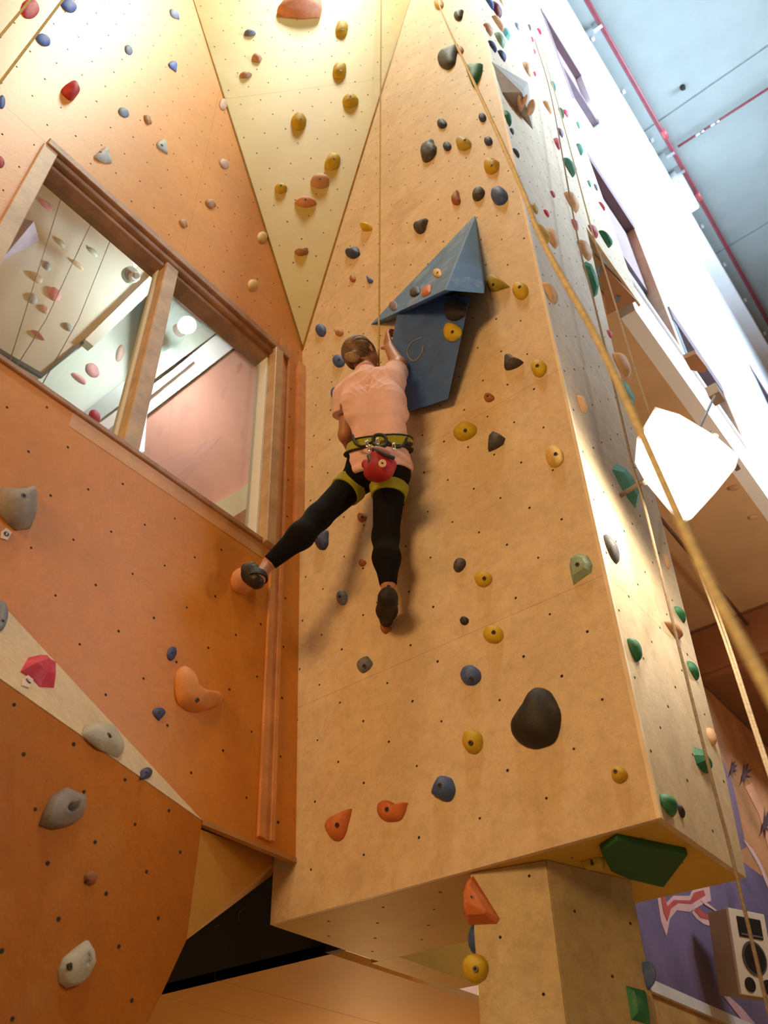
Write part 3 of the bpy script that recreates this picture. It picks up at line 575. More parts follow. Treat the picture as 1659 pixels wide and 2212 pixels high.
H_(O, [
 (65, 19, 40, 44, -60, 'egg', 'red', 'fat red hold behind the rope in the top left corner', NB),
 (148, 12, 36, 32, -40, 'oval', 'blue', 'large slate-blue hold at the top edge, right of the fat red hold', NB),
 (93, 86, 32, 28, -42, 'oval', 'blue', 'oval blue hold below the fat red hold on the orange wall', NB),
 (377, 31, 22, 24, -50, 'leaf', 'slate', 'small lilac-blue hold near the top of the dark seam', NB),
 (278, 108, 18, 22, -55, 'oval', 'slate', 'small grey-blue oval hold in the bright sheen of the orange wall', NB),
 (373, 144, 20, 25, -70, 'tear', 'blue', 'blue teardrop hold pointing down, left of the dark seam', NB),
 (153, 196, 40, 45, -48, 'block', 'red', 'large red block hold above the window corner', dict(prot=.6, bolt=None)),
 (4, 220, 15, 30, 90, 'oval', 'blue', 'blue hold cut by the left edge above the window', NB),
 (1, 350, 18, 26, -70, 'oval', 'red', 'red hold cut by the left edge beside the window corner', NB),
 (267, 243, 24, 22, -45, 'oval', 'slate', 'grey-blue oval hold right of the large red block', NB),
 (319, 259, 18, 22, -50, 'horn', 'brown', 'small knobbly brown hold between two grey-blue holds', dict(bolt=None, prot=.35)),
 (222, 335, 40, 36, -20, 'tri', 'palegrey', 'pale grey triangular hold right above the window head', dict(bolt=(-.2, .3))),
 (350, 317, 25, 33, -60, 'tear', 'palegrey', 'grey pointed hold right of the pale grey triangle', dict(bolt=(0, .2))),
 (484, 354, 22, 23, -50, 'oval', 'tan', 'tan oval hold left of the seam, halfway down it', NB),
 (455, 441, 24, 22, -40, 'horn', 'brown', 'brown notched hold in the middle of the upper orange wall', dict(bolt=None, prot=.35)),
 (396, 483, 19, 20, -45, 'horn', 'brown', 'small brown knob just above the window head frame', dict(bolt=None, prot=.35)),
 (482, 226, 18, 26, -65, 'egg', 'tan', 'tan hold sitting right on the upper part of the seam', NB),
 (566, 513, 23, 26, -60, 'egg', 'tanyellow', 'yellow hold sitting on the lower part of the seam', NB),
 (546, 616, 23, 26, -60, 'egg', 'tanyellow', 'sandy yellow hold above the right end of the window head', NB),
 (38, 1098, 86, 98, 0, [(1, .75), (.8, 1), (.2, .85), (-1, .9), (-1.1, -.1), (-.6, -.65), (-.1, -1), (.7, -.95), (1, -.3)], 'grey', 'big smooth grey jug cut by the left edge below the window', dict(bolt=(.3, .55), prot=.4)),
 (527, 1254, 60, 62, -20, 'egg', 'wallorange', 'round orange hold under the climber\'s left shoe', dict(bolt=None, prot=.45)),
 (371, 1412, 22, 31, 70, 'oval', 'navy', 'small blue oval hold above the orange crescent', dict(bolt=(.2, .1))),
 (429, 1489, 106, 102, 0, 'bean', 'wallorange', 'large orange crescent hold low on the orange wall', dict(bolt=(-.05, -.45), prot=.25, peak=(-.25, -.35))),
 (343, 1543, 29, 30, 0, 'drop', 'navy', 'small dark blue knob left below the orange crescent', dict(bolt=(.2, .3))),
])
H_(Y, [
 (647, 8, 98, 70, 0, [(.45, .9), (-.5, .9), (-.72, .2), (-1, -.45), (-.7, -.8), (.1, -.95), (.95, -.85), (1, -.3), (.95, .8)], 'coral', 'big salmon jug with a hollow pocket at the top edge', dict(bolt=None, prot=.4, pocket=(.1, .62, .42, .34, .85), peak=(0, -.2))),
 (540, 71, 26, 17, 5, 'oval', 'slate', 'flat slate-blue oval hold high on the yellow facet', NB),
 (555, 125, 22, 22, -30, 'block', 'tan', 'tan knob below the slate-blue oval on the yellow facet', NB),
 (531, 162, 27, 16, -10, 'peak', 'tan', 'small pinkish tan pointed hold by the upper seam', NB),
 (738, 62, 28, 38, 80, 'block', 'yellow', 'topmost yellow hold of the column on the yellow facet', dict(bolt=(.2, -.1))),
 (733, 153, 30, 38, 85, 'block', 'yellow', 'yellow hold second from the top on the yellow facet', dict(bolt=(.2, 0))),
 (757, 217, 35, 34, 0, 'round', 'yellow', 'round yellow hold just left of the climbing rope', dict(bolt=(0, .55))),
 (645, 262, 34, 41, 110, 'egg', 'yellow', 'bright yellow egg-shaped hold standing alone left on the facet', dict(bolt=(.3, .3))),
 (718, 349, 35, 40, 70, 'block', 'yellow', 'bright yellow hold touching the tan pocket below it', dict(bolt=(.2, .3))),
 (607, 407, 27, 25, 0, 'round', 'yellow', 'small round yellow hold near the dark seam', dict(bolt=(0, .5))),
 (691, 391, 41, 34, -35, 'egg', 'tan', 'tan rounded hold under the bright yellow one', dict(bolt=(0, .3))),
 (660, 436, 48, 26, -5, 'leaf', 'coral', 'orange-tan diamond hold low on the yellow facet', dict(bolt=(0, .4))),
 (651, 544, 30, 19, 15, 'peak', 'brown', 'brown peaked hold near the bottom tip of the facet', NB),
])
H_(A, [
 (948, 8, 22, 26, 70, 'egg', 'tanyellow', 'yellow hold at the top edge behind the blurred rope', NB),
 (991, 33, 22, 26, 50, 'tear', 'charcoal', 'dark grey hold at the top right of the tower front', NB),
 (968, 123, 46, 57, 50, 'tear', 'charcoal', 'large dark teardrop hold high on the tower front', dict(bolt=None, prot=.3)),
 (994, 108, 16, 18, 50, 'egg', 'brown', 'small brown knob tucked beside the large dark teardrop', NB),
 (1025, 163, 37, 54, 60, 'tri', 'green', 'green triangular hold behind the blurred rope', dict(bolt=None, prot=.35)),
 (955, 267, 22, 23, 40, 'egg', 'navy', 'small navy hold above the dark fin', NB),
 (1042, 254, 17, 21, 60, 'egg', 'navy', 'small navy hold near the tower corner, upper one', NB),
 (926, 326, 36, 52, 50, 'horn', 'charcoal', 'dark fin-shaped hold with a notch', dict(bolt=None, prot=.35)),
 (966, 316, 19, 22, 110, 'egg', 'navy', 'small navy hold between dark fin and olive round', NB),
 (1002, 310, 34, 33, 0, 'round', 'olive', 'olive yellow round hold on the upper tower front', dict(bolt=(.1, .45))),
 (1055, 305, 19, 21, 20, 'egg', 'navy', 'small navy hold near the tower corner, lower one', NB),
 (1062, 359, 34, 37, 0, 'hook', 'yellow', 'yellow ring-like hold with a small spur near the corner', dict(bolt=(0, .1))),
 (985, 427, 21, 34, 75, 'tear', 'rust', 'reddish brown teardrop hold above the blue pyramid', dict(bolt=None)),
 (1034, 419, 28, 33, 50, 'oval', 'charcoal', 'dark grey oval hold left of the large blue one', NB),
 (1079, 423, 38, 43, 55, 'egg', 'blue', 'bright blue hold above the tip of the blue pyramid', NB),
 (909, 489, 33, 35, 45, 'tear', 'charcoal', 'dark grey teardrop hold left of the blue pyramid tip', NB),
 (791, 490, 28, 21, 15, 'block', 'yellow', 'small yellow hold just left of the climbing rope', dict(prot=.7, bolt=None)),
 (762, 546, 33, 28, 35, 'peak', 'navy', 'dark navy curved hold left of the climbing rope', NB),
 (762, 602, 14, 17, 60, 'egg', 'rust', 'tiny brown knob left of the tiny blue one', NB),
 (799, 604, 15, 18, 120, 'tear', 'blue', 'tiny blue hold beside the rope', NB),
 (693, 714, 24, 28, 50, 'egg', 'blue', 'blue knob to the upper left of the climber\'s head', NB),
 (733, 719, 19, 17, 40, 'peak', 'brown', 'small brown hold just left of the climber\'s head', NB),
 (732, 780, 28, 29, 40, 'egg', 'blue', 'blue hold beside the climber\'s neck', dict(bolt=(0, .2))),
 (727, 852, 26, 34, 70, 'egg', 'blue', 'blue hold half hidden behind the climber\'s left shoulder', NB),
 (1076, 612, 52, 38, -10, 'tear', 'olive', 'ochre pointed hold at the right corner of the blue pyramid', dict(bolt=(-.4, -.1))),
 (1124, 628, 35, 40, 60, 'egg', 'yellow', 'ochre yellow hold right of the pointed ochre one', dict(bolt=(-.1, .4))),
 (1110, 782, 43, 37, 25, 'tri', 'charcoal', 'dark triangular hold right of the blue wedge', NB),
 (1164, 796, 35, 40, 30, 'round', 'yellow', 'yellow disc hold beside the tower corner', dict(bolt=(-.2, .3))),
 (1057, 859, 23, 21, 0, 'round', 'rust', 'small rust-coloured round knob right of the blue wedge', dict(bolt=(-.3, .3))),
 (1005, 932, 52, 43, 25, 'oval', 'yellow', 'wide yellow disc hold below the blue wedge', dict(bolt=(0, .1))),
 (1073, 954, 38, 45, 238, [(1.15, 0), (.5, .42), (-.3, .8), (-.9, .62), (-1, 0), (-.85, -.62), (-.2, -.72), (.5, -.38)], 'charcoal', 'dark shield-shaped hold right of the wide yellow disc', NB),
 (1198, 986, 40, 50, 70, 'egg', 'tanyellow', 'pale yellow hold close to the tower corner', dict(bolt=(.1, .2))),
 (782, 1118, 21, 21, 0, 'round', 'rust', 'brown round knob between the climber\'s legs, upper one', dict(bolt=(0, .1))),
 (695, 1167, 31, 44, 60, 'tear', 'navy', 'dark blue teardrop hold below the climber\'s left knee', dict(bolt=(-.3, -.4))),
 (783, 1216, 17, 17, 0, 'round', 'rust', 'small brown round knob between the climber\'s legs, lower one', dict(bolt=(.1, .1))),
 (739, 1292, 25, 32, 70, 'egg', 'slate', 'grey-blue hold left of the climber\'s right shoe', dict(bolt=(-.4, .2))),
 (834, 1357, 26, 26, 90, 'drop', 'rust', 'reddish hold under the climber\'s right shoe', dict(bolt=None, prot=.6)),
 (993, 1221, 28, 32, 50, 'oval', 'charcoal', 'dark grey oval hold left of a yellow knob', NB),
 (1044, 1251, 39, 36, 0, 'egg', 'yellow', 'yellow round hold right of the dark grey oval', dict(bolt=(.1, .1))),
 (1003, 1341, 20, 20, 40, 'egg', 'black', 'small black knob on the middle of the tower front', dict(bolt=(-.3, 0))),
 (1066, 1370, 45, 40, -15, 'egg', 'yellow', 'yellow round hold right of the small black knob', dict(bolt=(0, .2))),
 (788, 1436, 35, 37, 40, 'block', 'slate', 'grey-blue rounded hold below the climber\'s right shoe', dict(bolt=(-.1, -.1))),
 (1017, 1459, 46, 45, -30, 'egg', 'blue', 'blue rounded hold in the centre of the lower tower front', dict(bolt=(0, -.3))),
 (1158, 1552, 110, 134, 0, 'cap', 'black', 'very large smooth black hold on the lower tower front', dict(bolt=None, prot=.36, peak=(.1, .1))),
 (1021, 1602, 46, 53, -60, 'egg', 'yellow', 'yellow two-lobed hold left of the large black one', dict(bolt=(-.2, -.1), prot=.45)),
 (958, 1704, 53, 57, -70, 'drop', 'blue', 'large blue egg-shaped hold near the tower\'s lower edge', dict(bolt=(-.3, .25), prot=.5)),
 (731, 1782, 60, 70, 48, 'tear', 'orange', 'long orange hold pointing up right, lowest on the tower', dict(bolt=(-.1, .0), prot=.35)),
 (848, 1752, 68, 47, 0, 'peak', 'orange', 'orange horned hold right of the long orange one', dict(bolt=(-.35, .15), prot=.35)),
 (1339, 1674, 37, 37, 0, 'round', 'yellow', 'mustard round knob near the lower tower corner', dict(bolt=(-.5, .4), prot=.55)),
 (1255, 1230, 50, 69, 0, [(-.9, .75), (-.2, 1), (.6, .85), (1, .3), (.9, -.2), (.2, -.55), (-.65, -1), (-.85, -.4), (-1, .2)], 'sage', 'grey-green angular hold near the tower corner', dict(bolt=(-.3, .3), facet=True, prot=.3)),
])
H_(R, [
 (1321, 1187, 36, 64, -65, 'oval', 'charcoal', 'dark oval hold near the tower corner, on its side face', dict(bolt=None, prot=.3)),
 (1352, 1050, 62, 96, -60, 'wedge', 'teal', 'large pale teal slab hold beside the floodlight', dict(bolt=None, facet=True, prot=.25)),
 (1257, 873, 27, 40, -60, 'block', 'peach', 'peach hold right of the pale yellow one, across the corner', NB),
 (1188, 634, 36, 48, -60, 'block', 'peach', 'pale peach hold right on the tower corner', NB),
 (1371, 1404, 34, 52, -60, 'block', 'green', 'dark green cylinder-like hold on the lower side face', NB),
 (1469, 1328, 26, 36, -60, 'leaf', 'green', 'dull green leaf-shaped hold beside the hanging rope', dict(bolt=None, facet=False)),
 (1455, 1361, 42, 42, -30, 'block', 'tan', 'tan blurred hold under the dull green leaf', NB),
 (1497, 1449, 28, 42, -60, 'leaf', 'green', 'bright green leaf-shaped hold at the far edge of the side face', NB),
 (1519, 1642, 42, 56, -60, 'gem', 'green', 'green angular hold crossed by the hanging rope', dict(facet=True, bolt=None)),
 (1444, 1740, 40, 50, -40, 'wedge', 'green', 'dark green hold at the bottom corner of the side face', dict(facet=False, bolt=None, prot=.5)),
 (1471, 1752, 19, 31, -60, 'oval', 'black', 'small black hold beside the dark green corner hold', NB),
 (1537, 1592, 24, 40, -70, 'egg', 'peach', 'pale blurred knob at the lower far edge of the side face', NB),
 (1441, 1213, 18, 34, -70, 'egg', 'peach', 'pale blurred knob below the floodlight on the side face', NB),
 (1352, 848, 40, 62, -55, 'gem', 'teal', 'turquoise hold left above the floodlight', dict(facet=True, bolt=None, prot=.3)),
 (1343, 790, 42, 56, -50, 'block', 'peach', 'big peach hold just above the turquoise one', NB),
 (1317, 722, 13, 19, -50, 'egg', 'pink', 'tiny red-pink hold above the big peach one', NB),
 (1276, 604, 36, 78, -62, 'box', 'green', 'long green box-shaped hold on the side face', dict(facet=True, bolt=None, prot=.3)),
 (1263, 541, 34, 46, -60, 'egg', 'peach', 'peach hold on top of the long green box', NB),
 (1170, 505, 38, 38, -30, 'egg', 'tanyellow', 'sandy yellow hold of a touching pair, nearer the corner', NB),
 (1193, 515, 30, 46, -60, 'egg', 'peach', 'peach hold of a touching pair, farther from the corner', NB),
 (1308, 517, 31, 36, -50, 'tri', 'green', 'dark green hold right of the pink one on the side face', NB),
 (1281, 500, 23, 29, -60, 'egg', 'pink', 'pink hold left of the dark green one', NB),
 (1242, 487, 16, 28, -65, 'block', 'pink', 'crimson hold below the upper peach one', NB),
 (1235, 437, 34, 46, -60, 'block', 'peach', 'upper peach hold with rounded head between the side ropes', NB),
 (1155, 452, 16, 23, -60, 'egg', 'olive', 'small olive hold partly behind the blurred rope', NB),
 (1180, 461, 13, 17, -50, 'egg', 'pinkred', 'tiny crimson hold right of the small olive one', NB),
 (1194, 420, 12, 16, -60, 'egg', 'pink', 'tiny rose hold left of the upper peach one', NB),
 (1230, 362, 33, 42, -50, 'tri', 'teal', 'teal hold with a broad head below the teal triangle', NB),
 (1253, 323, 17, 28, -80, 'tri', 'teal', 'teal triangle hold near the white window wall', NB),
 (1210, 287, 16, 22, -60, 'egg', 'mauve', 'dusky mauve hold above the rose one', NB),
 (1204, 311, 17, 28, -70, 'egg', 'pink', 'rose hold just below the dusky mauve one', NB),
 (1114, 331, 17, 19, -40, 'egg', 'charcoal', 'dark grey small hold below the grey pyramid', NB),
 (1222, 245, 13, 18, -60, 'egg', 'pinkred', 'magenta hold touching a green one', NB),
 (1212, 245, 13, 27, -65, 'tri', 'green', 'narrow green hold touching a magenta one', NB),
 (1249, 271, 10, 18, -60, 'egg', 'teal', 'tiny pale teal hold near the upper window', NB),
 (1183, 232, 21, 29, -60, 'egg', 'peach', 'peach hold right of the grey pyramid', NB),
 (1096, 256, 19, 37, -65, 'leaf', 'green', 'green hold under the left point of the grey pyramid', NB),
 (1106, 284, 10, 15, -60, 'egg', 'charcoal', 'tiny dark hold under the green one by the corner', NB),
 (1140, 150, 23, 34, -60, 'egg', 'peach', 'peach hold above the grey pyramid', NB),
 (1155, 160, 7, 12, -60, 'egg', 'pinkred', 'tiny red hold touching the peach one above the pyramid', NB),
 (1165, 68, 12, 16, -60, 'tri', 'pinkred', 'magenta hold near the upper window corner', NB),
 (1150, 86, 7, 15, -65, 'egg', 'pink', 'upper of two tiny pink holds by the side rope', NB),
 (1155, 112, 7, 13, -65, 'egg', 'pink', 'lower of two tiny pink holds by the side rope', NB),
 (1117, 57, 12, 18, -60, 'egg', 'slate', 'small grey hold high on the side face, left one', NB),
 (1144, 60, 8, 18, -65, 'egg', 'mauve', 'small mauve hold high on the side face by the rope', NB),
 (1195, 187, 13, 26, -60, 'leaf', 'teal', 'slim teal hold high on the side face', NB),
 (1063, 101, 21, 24, -50, 'egg', 'navy', 'navy hold above the grey pyramid, left one', NB),
 (1084, 121, 19, 26, -55, 'egg', 'navy', 'navy hold touching the top of the grey pyramid', NB),
 (1080, 87, 24, 37, -60, 'block', 'sage', 'dull green hold left of a brighter green one at the top', NB),
 (1093, 74, 20, 29, -60, 'gem', 'teal', 'bright green hold in the top cluster on the corner', dict(facet=True, bolt=None)),
 (1075, 51, 27, 29, -45, 'egg', 'peach', 'peach hold in the top cluster, right one', NB),
 (1054, 64, 22, 29, -50, 'egg', 'tan', 'tan hold in the top cluster, left one', NB),
 (1071, 22, 28, 38, -60, 'oval', 'maroon', 'dark maroon hold in the top cluster', NB),
 (1054, 4, 26, 22, -40, 'egg', 'blue', 'blue hold cut by the top edge on the corner', NB),
 (1083, 4, 14, 18, -60, 'egg', 'peach', 'peach hold cut by the top edge beside the maroon one', NB),
 (1273, 397, 10, 16, -60, 'egg', 'teal', 'tiny teal hold beside the dark window, left one', NB),
 (1287, 405, 10, 16, -60, 'egg', 'slate', 'tiny grey hold beside the dark window, right one', NB),
 (1300, 446, 15, 13, -30, 'tri', 'pink', 'tiny rose hold at the edge of the dark window', NB),
])
H_(PFAC, [
 (3, 1331, 30, 68, 100, 'oval', 'slate', 'grey-blue long hold cut by the left edge on the pale facet', dict(bolt=(.2, -.3))),
 (82, 1450, 78, 72, 0, [(-1, .05), (-.5, 1), (.15, .95), (.5, .55), (1, .2), (1, -1), (.15, -.95), (-.3, -.4)], 'pinkred', 'bright pink faceted hold on the pale facet', dict(facet=True, bolt=(.55, .3), prot=.4, peak=(.05, .35))),
 (222, 1598, 94, 78, 0, 'half', 'palegrey', 'pale grey half-moon hold on the facet edge', dict(bolt=(.3, .25), prot=.32)),
 (316, 1671, 27, 27, -40, 'drop', 'navy', 'small blue knob at the narrow end of the pale facet', dict(bolt=(0, .1))),
])
H_(LP, [
 (135, 1747, 104, 92, 0, [(-1, -.75), (-.8, -.1), (-.45, .6), (.1, 1), (.45, .8), (.95, .65), (1, .3), (.85, -.45), (.4, -.8), (-.4, -1)], 'grey', 'rough grey jug with a deep hole on the lower panel', dict(bolt=None, prot=.34, pocket=(.02, -.08, .24, .17, .75))),
 (166, 2083, 84, 104, 0, [(.55, 1), (.9, .6), (1, .1), (.6, -.55), (.1, -.85), (-.55, -1), (-.95, -.75), (-1, -.2), (-.7, .3), (0, .75)], 'palegrey', 'grey two-hole hold at the bottom left of the lower panel', dict(bolt=(-.35, -.1), prot=.3, pocket=(.30, .12, .12, .17, .7))),
 (196, 1897, 30, 32, 40, 'egg', 'rust', 'small rust knob in the middle of the lower panel', dict(bolt=(-.5, -.4))),
])
H_(PF, [
 (1040, 1945, 80, 106, 0, [(-.75, .85), (-.45, 1), (1, -.75), (.85, -.95), (-.65, -1), (-.95, -.6), (-1, .3)], 'orange', 'large orange-red wedge hold at the top of the pillar', dict(facet=True, bolt=(-.55, .1), prot=.4, peak=(-.25, -.35))),
 (1027, 2093, 56, 66, -75, 'egg', 'yellow', 'yellow rounded hold on the left edge of the pillar', dict(bolt=(0, .0), prot=.4)),
])
zl = 2.0
for _ in range(30): zl += (proj(PL_.at(ll-.075, zl))[1]-2030)*.001
ul, vl = proj(PL_.at(ll-.075, zl))
H_(PL_, [(ul, vl, 70, 78, 90, 'oval', 'blue', 'blue hold sticking out behind the pillar\'s left edge', dict(bolt=None, prot=.42, nofit=True))])
H_(PR, [
 (1378, 2172, 54, 86, 0, 'box', 'green', 'dark green block hold low on the pillar\'s right side', dict(facet=True, bolt=None, prot=.25)),
 (1402, 2108, 20, 62, 90, 'oval', 'blue', 'blue hold sticking out past the pillar\'s right edge', dict(bolt=None, prot=.9)),
])
H_(Ud, [(1280, 1866, 52, 32, -20, 'tri', 'olive', 'ochre hold on the tower underside beside the green slab', dict(bolt=(0, 0), prot=.5))])
FW_ = Plane((0, 4.75, 0), (1, 0, 0), (0, 0, 1))
H_(FW_, [(932, 2052, 18, 18, 0, 'egg', 'maroon', 'dark red hold on the pale wall glimpsed under the tower', NB)])
XB1 = Plane((xB+0.20, 0, 0), (0, 1, 0), (0, 0, 1)); XB0 = Plane((xB+0.002-.25, 0, 0), (0, 1, 0), (0, 0, 1))
PALER = dict(pink='pale_pink', sage='pale_sage', slate='pale_slate', tanyellow='pale_sand', coral='pale_coral', peach='pale_sand')  # faint contrast of the reflection is put into these paler hold colours
for u, v, w, h, c, lb in ((98, 443, 30, 26, 'pink', 'upper pink hold reflected in the left window pane'), (55, 500, 28, 24, 'pink', 'pink hold on the lilac volume reflected in the window'),
    (130, 525, 22, 20, 'sage', 'pale green hold reflected in the glass, left one'), (200, 545, 22, 20, 'sage', 'pale green hold reflected in the glass, right one'), (78, 600, 28, 26, 'tanyellow', 'yellowish hold reflected in the left window pane'),
    (117, 636, 30, 32, 'pink', 'larger pink hold in the middle of the left pane'), (70, 645, 22, 24, 'slate', 'greyish hold left of the larger pink one reflected in glass'), (95, 668, 20, 20, 'coral', 'salmon hold under the larger pink one reflected in glass'),
    (82, 724, 30, 22, 'pink', 'pink hold near the lower corner of the pale board'), (102, 575, 18, 20, 'slate', 'small grey hold beside the yellowish one reflected in glass'), (146, 706, 20, 20, 'slate', 'grey-blue hold on the right of the pale board'), (165, 572, 30, 20, 'peach', 'peach block hold reflected in the glass')):
    hold(XB1, u, v, w, h, 20, 'egg', PALER[c], lb, bolt=None, prot=.3, group='holds reflected in the window')
for u, v, w, h, c, lb in ((200, 800, 30, 32, 'pink', 'pink hold below the pale board, right of a twin'), (170, 818, 32, 24, 'pink', 'pink hold below the pale board, left of a twin'), (260, 763, 20, 38, 'coral', 'tall faded red hold right of the pink twins'), (204, 900, 26, 30, 'pinkred', 'crimson hold by the dark beam reflected in the glass')):
    hold(XB0 if v < 880 else XB1, u, v, w, h, 20, 'egg', PALER.get(c, c), lb, bolt=None, prot=.3, group='holds reflected in the window')
# lilac pyramid of the reflection, built behind the window
lv = [hX(u, v, xB+.2) for u, v in ((0, 565), (85, 520), (45, 470), (-20, 540))]; ctr = np.mean(lv, 0)+V(.22, 0, 0)
o = meshobj('volume', lv+[ctr], [(0, 1, 4), (1, 2, 4), (2, 3, 4), (3, 0, 4), (0, 3, 2, 1)], mat('lilac_volume', (0.50, 0.44, 0.58), 0.6), origin=lv[0]); tag(o, 'pale lilac pyramid volume reflected in the window', 'wall volume')
# domed camera and lamp of the reflection, built behind the window
dc = hX(281, 594, xB+.42); o = empty('ceiling_speaker', dc, 'small round grey and white fixture reflected in the left pane', 'light fixture')
def disc(c, n, r, th, m, name, parent, seg=20):
    c = np.asarray(c, float); n = unit(n); a, f = tubepts([c-n*th, c+n*th], r, seg); q = meshobj(name, a, f, m, None); part(q, parent); return q
disc(dc, (1, 0, -.5), .055, .02, mat('fixture_grey', (0.36, 0.40, 0.34), 0.5), 'ring', o); disc(dc+V(.03, .02, -.03), (1, 0, -.5), .034, .02, WHITE, 'collar', o); disc(dc+V(.055, .02, -.04), (1, 0, -.5), .02, .01, mat('fixture_grey', (0.36, 0.40, 0.34), 0.5), 'lens', o)
o = empty('room_lamp', lp, 'glowing round lamp reflected in the right window pane', 'lamp')
bm = bmesh.new(); bmesh.ops.create_uvsphere(bm, u_segments=24, v_segments=14, radius=.062); me = bpy.data.meshes.new('bulb'); bm.to_mesh(me); bm.free()
me.materials.append(mat('lamp_glow', (0.92, 0.98, 1.0), 0.4, 0.0, emit=30.0)); q = bpy.data.objects.new('bulb', me); link(q, o)
for p in me.polygons: p.use_smooth = True
disc(lp+V(-.08, 0, .02), (1, 0, -.2), .05, .03, WHITE, 'lamp_base', o)
# ------------------------------------------------------------------ wall volumes
def volume(verts, faces, m, label, name='volume', bev=0.006):
    o = meshobj(name, verts, faces, m, origin=verts[0]); tag(o, label, 'wall volume', 'wooden volumes'); bevel(o, bev, 2); return o
BLU = mat('blue_volume_paint', (0.075, 0.20, 0.46), 0.6, 0.14, 6, 0.3, 150, chalk=0.7, chalkcol=(0.40, 0.47, 0.55), chalkscale=5, grain=0.2)
ap = A.hit(1027, 463); lt = A.hit(799, 702); rc = A.hit(1050, 612); vv = hY(960, 627, 1.86); vr = hY(1046, 634, 2.02); bl = A.hit(846, 694); bk = A.hit(1010, 622)
volume([ap, lt, vv, vr, rc, bk, bl], [(0, 1, 2), (0, 2, 3), (0, 3, 4), (1, 6, 2), (2, 6, 5), (2, 5, 3), (3, 5, 4), (0, 4, 5, 6, 1)], BLU, 'chalky blue pyramid volume with a sharp upward tip on the tower front')
fpts = [(857, 679), (846, 737), (872, 795), (876, 893), (968, 862), (1015, 642), (940, 636)]; pr = [.10, .09, .07, .03, .03, .13, .15]
fr3 = [hY(u, v, yA-p) for (u, v), p in zip(fpts, pr)]; WP = Plane(fr3[0], unit(fr3[3]-fr3[0]), unit(fr3[5]-fr3[0])); fr3 = [WP.hit(u, v) for u, v in fpts]
bk3 = [V(p[0], yA, p[2]) for p in fr3]; bk3[3] = A.hit(877, 891); bk3[4] = A.hit(967, 860); bk3[5] = A.hit(1013, 645); n7 = 7
ring = [(i, (i+1) % n7, (i+1) % n7+n7, i+n7) for i in range(n7)]
o = volume(fr3+bk3, [tuple(range(n7)), tuple(range(2*n7-1, n7-1, -1))]+ring, mat('dark_blue_volume_paint', (0.042, 0.13, 0.43), 0.6, 0.14, 6, 0.3, 150, chalk=0.3, chalkcol=(0.25, 0.28, 0.36), chalkscale=5, grain=0.2), 'flat dark blue wedge volume under the blue pyramid')
VF2 = Plane(fr3[0], unit(fr3[3]-fr3[0]), unit(fr3[5]-fr3[0]))
# worn chalk crescent mark on the wedge
cp = [(912, 730), (892, 738), (880, 758), (886, 776), (898, 779), (912, 762), (914, 748)]
mk = tube('chalk_mark', spline([VF2.hit(u, v)+VF2.n*.001 for u, v in cp], 5), 0.0035, mat('chalk_mark', (0.30, 0.28, 0.30), 0.9), None, 5); mk.parent = o; mk.location = -o.location
VF1 = Plane(ap, unit(lt-ap), unit(vv-ap))
GRP[id(VF1)] = GRP[id(VF2)] = 'holds on the blue volumes'; EXACT.update((id(VF1), id(VF2)))
H_(VF1, [(945, 590, 20, 20, 40, 'egg', 'tanyellow', 'small yellow bean hold on the blue pyramid', dict(prot=.3)), (897, 630, 24, 24, 45, 'oval', 'black', 'small black hold on the blue pyramid', dict(prot=.3, bolt=None)), (922, 628, 22, 27, 50, 'leaf', 'orange', 'small orange hold beside the black one on the pyramid', dict(prot=.3, bolt=None)), (850, 661, 19, 22, 30, 'round', 'mauve', 'round dark purple hold near the left tip of the pyramid', dict(prot=.2, bolt=None))])
H_(VF2, [(978, 718, 40, 42, 0, 'round', 'yellow', 'bright yellow donut hold on the dark blue wedge', dict(bolt=(-.05, .05), prot=.35)), (984, 668, 52, 52, 0, 'round', 'black', 'black half-round hold under the overhang of the pyramid', dict(bolt=None, prot=.3))])
# grey pyramid on the tower side
gp = [R.hit(u, v) for u, v in ((1061, 132), (1084, 200), (1152, 281), (1141, 178))]; gc = np.mean(gp, 0)
tipg = hX(1128, 200, xR+.10)
volume(gp+[tipg], [(0, 1, 4), (1, 2, 4), (2, 3, 4), (3, 0, 4), (0, 3, 2, 1)], mat('grey_volume_paint', (0.33, 0.29, 0.25), 0.6, 0.08, 4, 0.2, 120, chalk=0.2), 'grey-brown pyramid volume high on the tower corner', bev=.004)
GV = Plane(tipg, unit(gp[1]-tipg), unit(gp[2]-tipg)); GRP[id(GV)] = 'holds on the grey pyramid'
H_(GV, [(1104, 242, 13, 20, -60, 'egg', 'pinkred', 'red hold on the lower part of the grey pyramid', NB), (1128, 222, 24, 38, 40, 'bean', 'peach', 'curved peach hold on the grey pyramid', NB), (1147, 232, 20, 36, -70, 'egg', 'peach', 'peach hold at the right point of the grey pyramid', NB)])
# green slab under the tower
gz = zB-0.022; gq = [hZ(u, v, gz) for (u, v) in ((1297, 1840), (1335, 1817), (1487, 1848), (1434, 1919), (1360, 1901), (1320, 1884))]
gb = [V(p[0], p[1], zB) for p in gq]
volume(gq+gb, [tuple(range(6)), tuple(range(11, 5, -1))]+[(i, (i+1) % 6, (i+1) % 6+6, i+6) for i in range(6)], mat('green_volume_paint', (0.015, 0.12, 0.045), 0.55, 0.15, 6, 0.2, 120), 'flat dark green slab volume bolted under the tower')
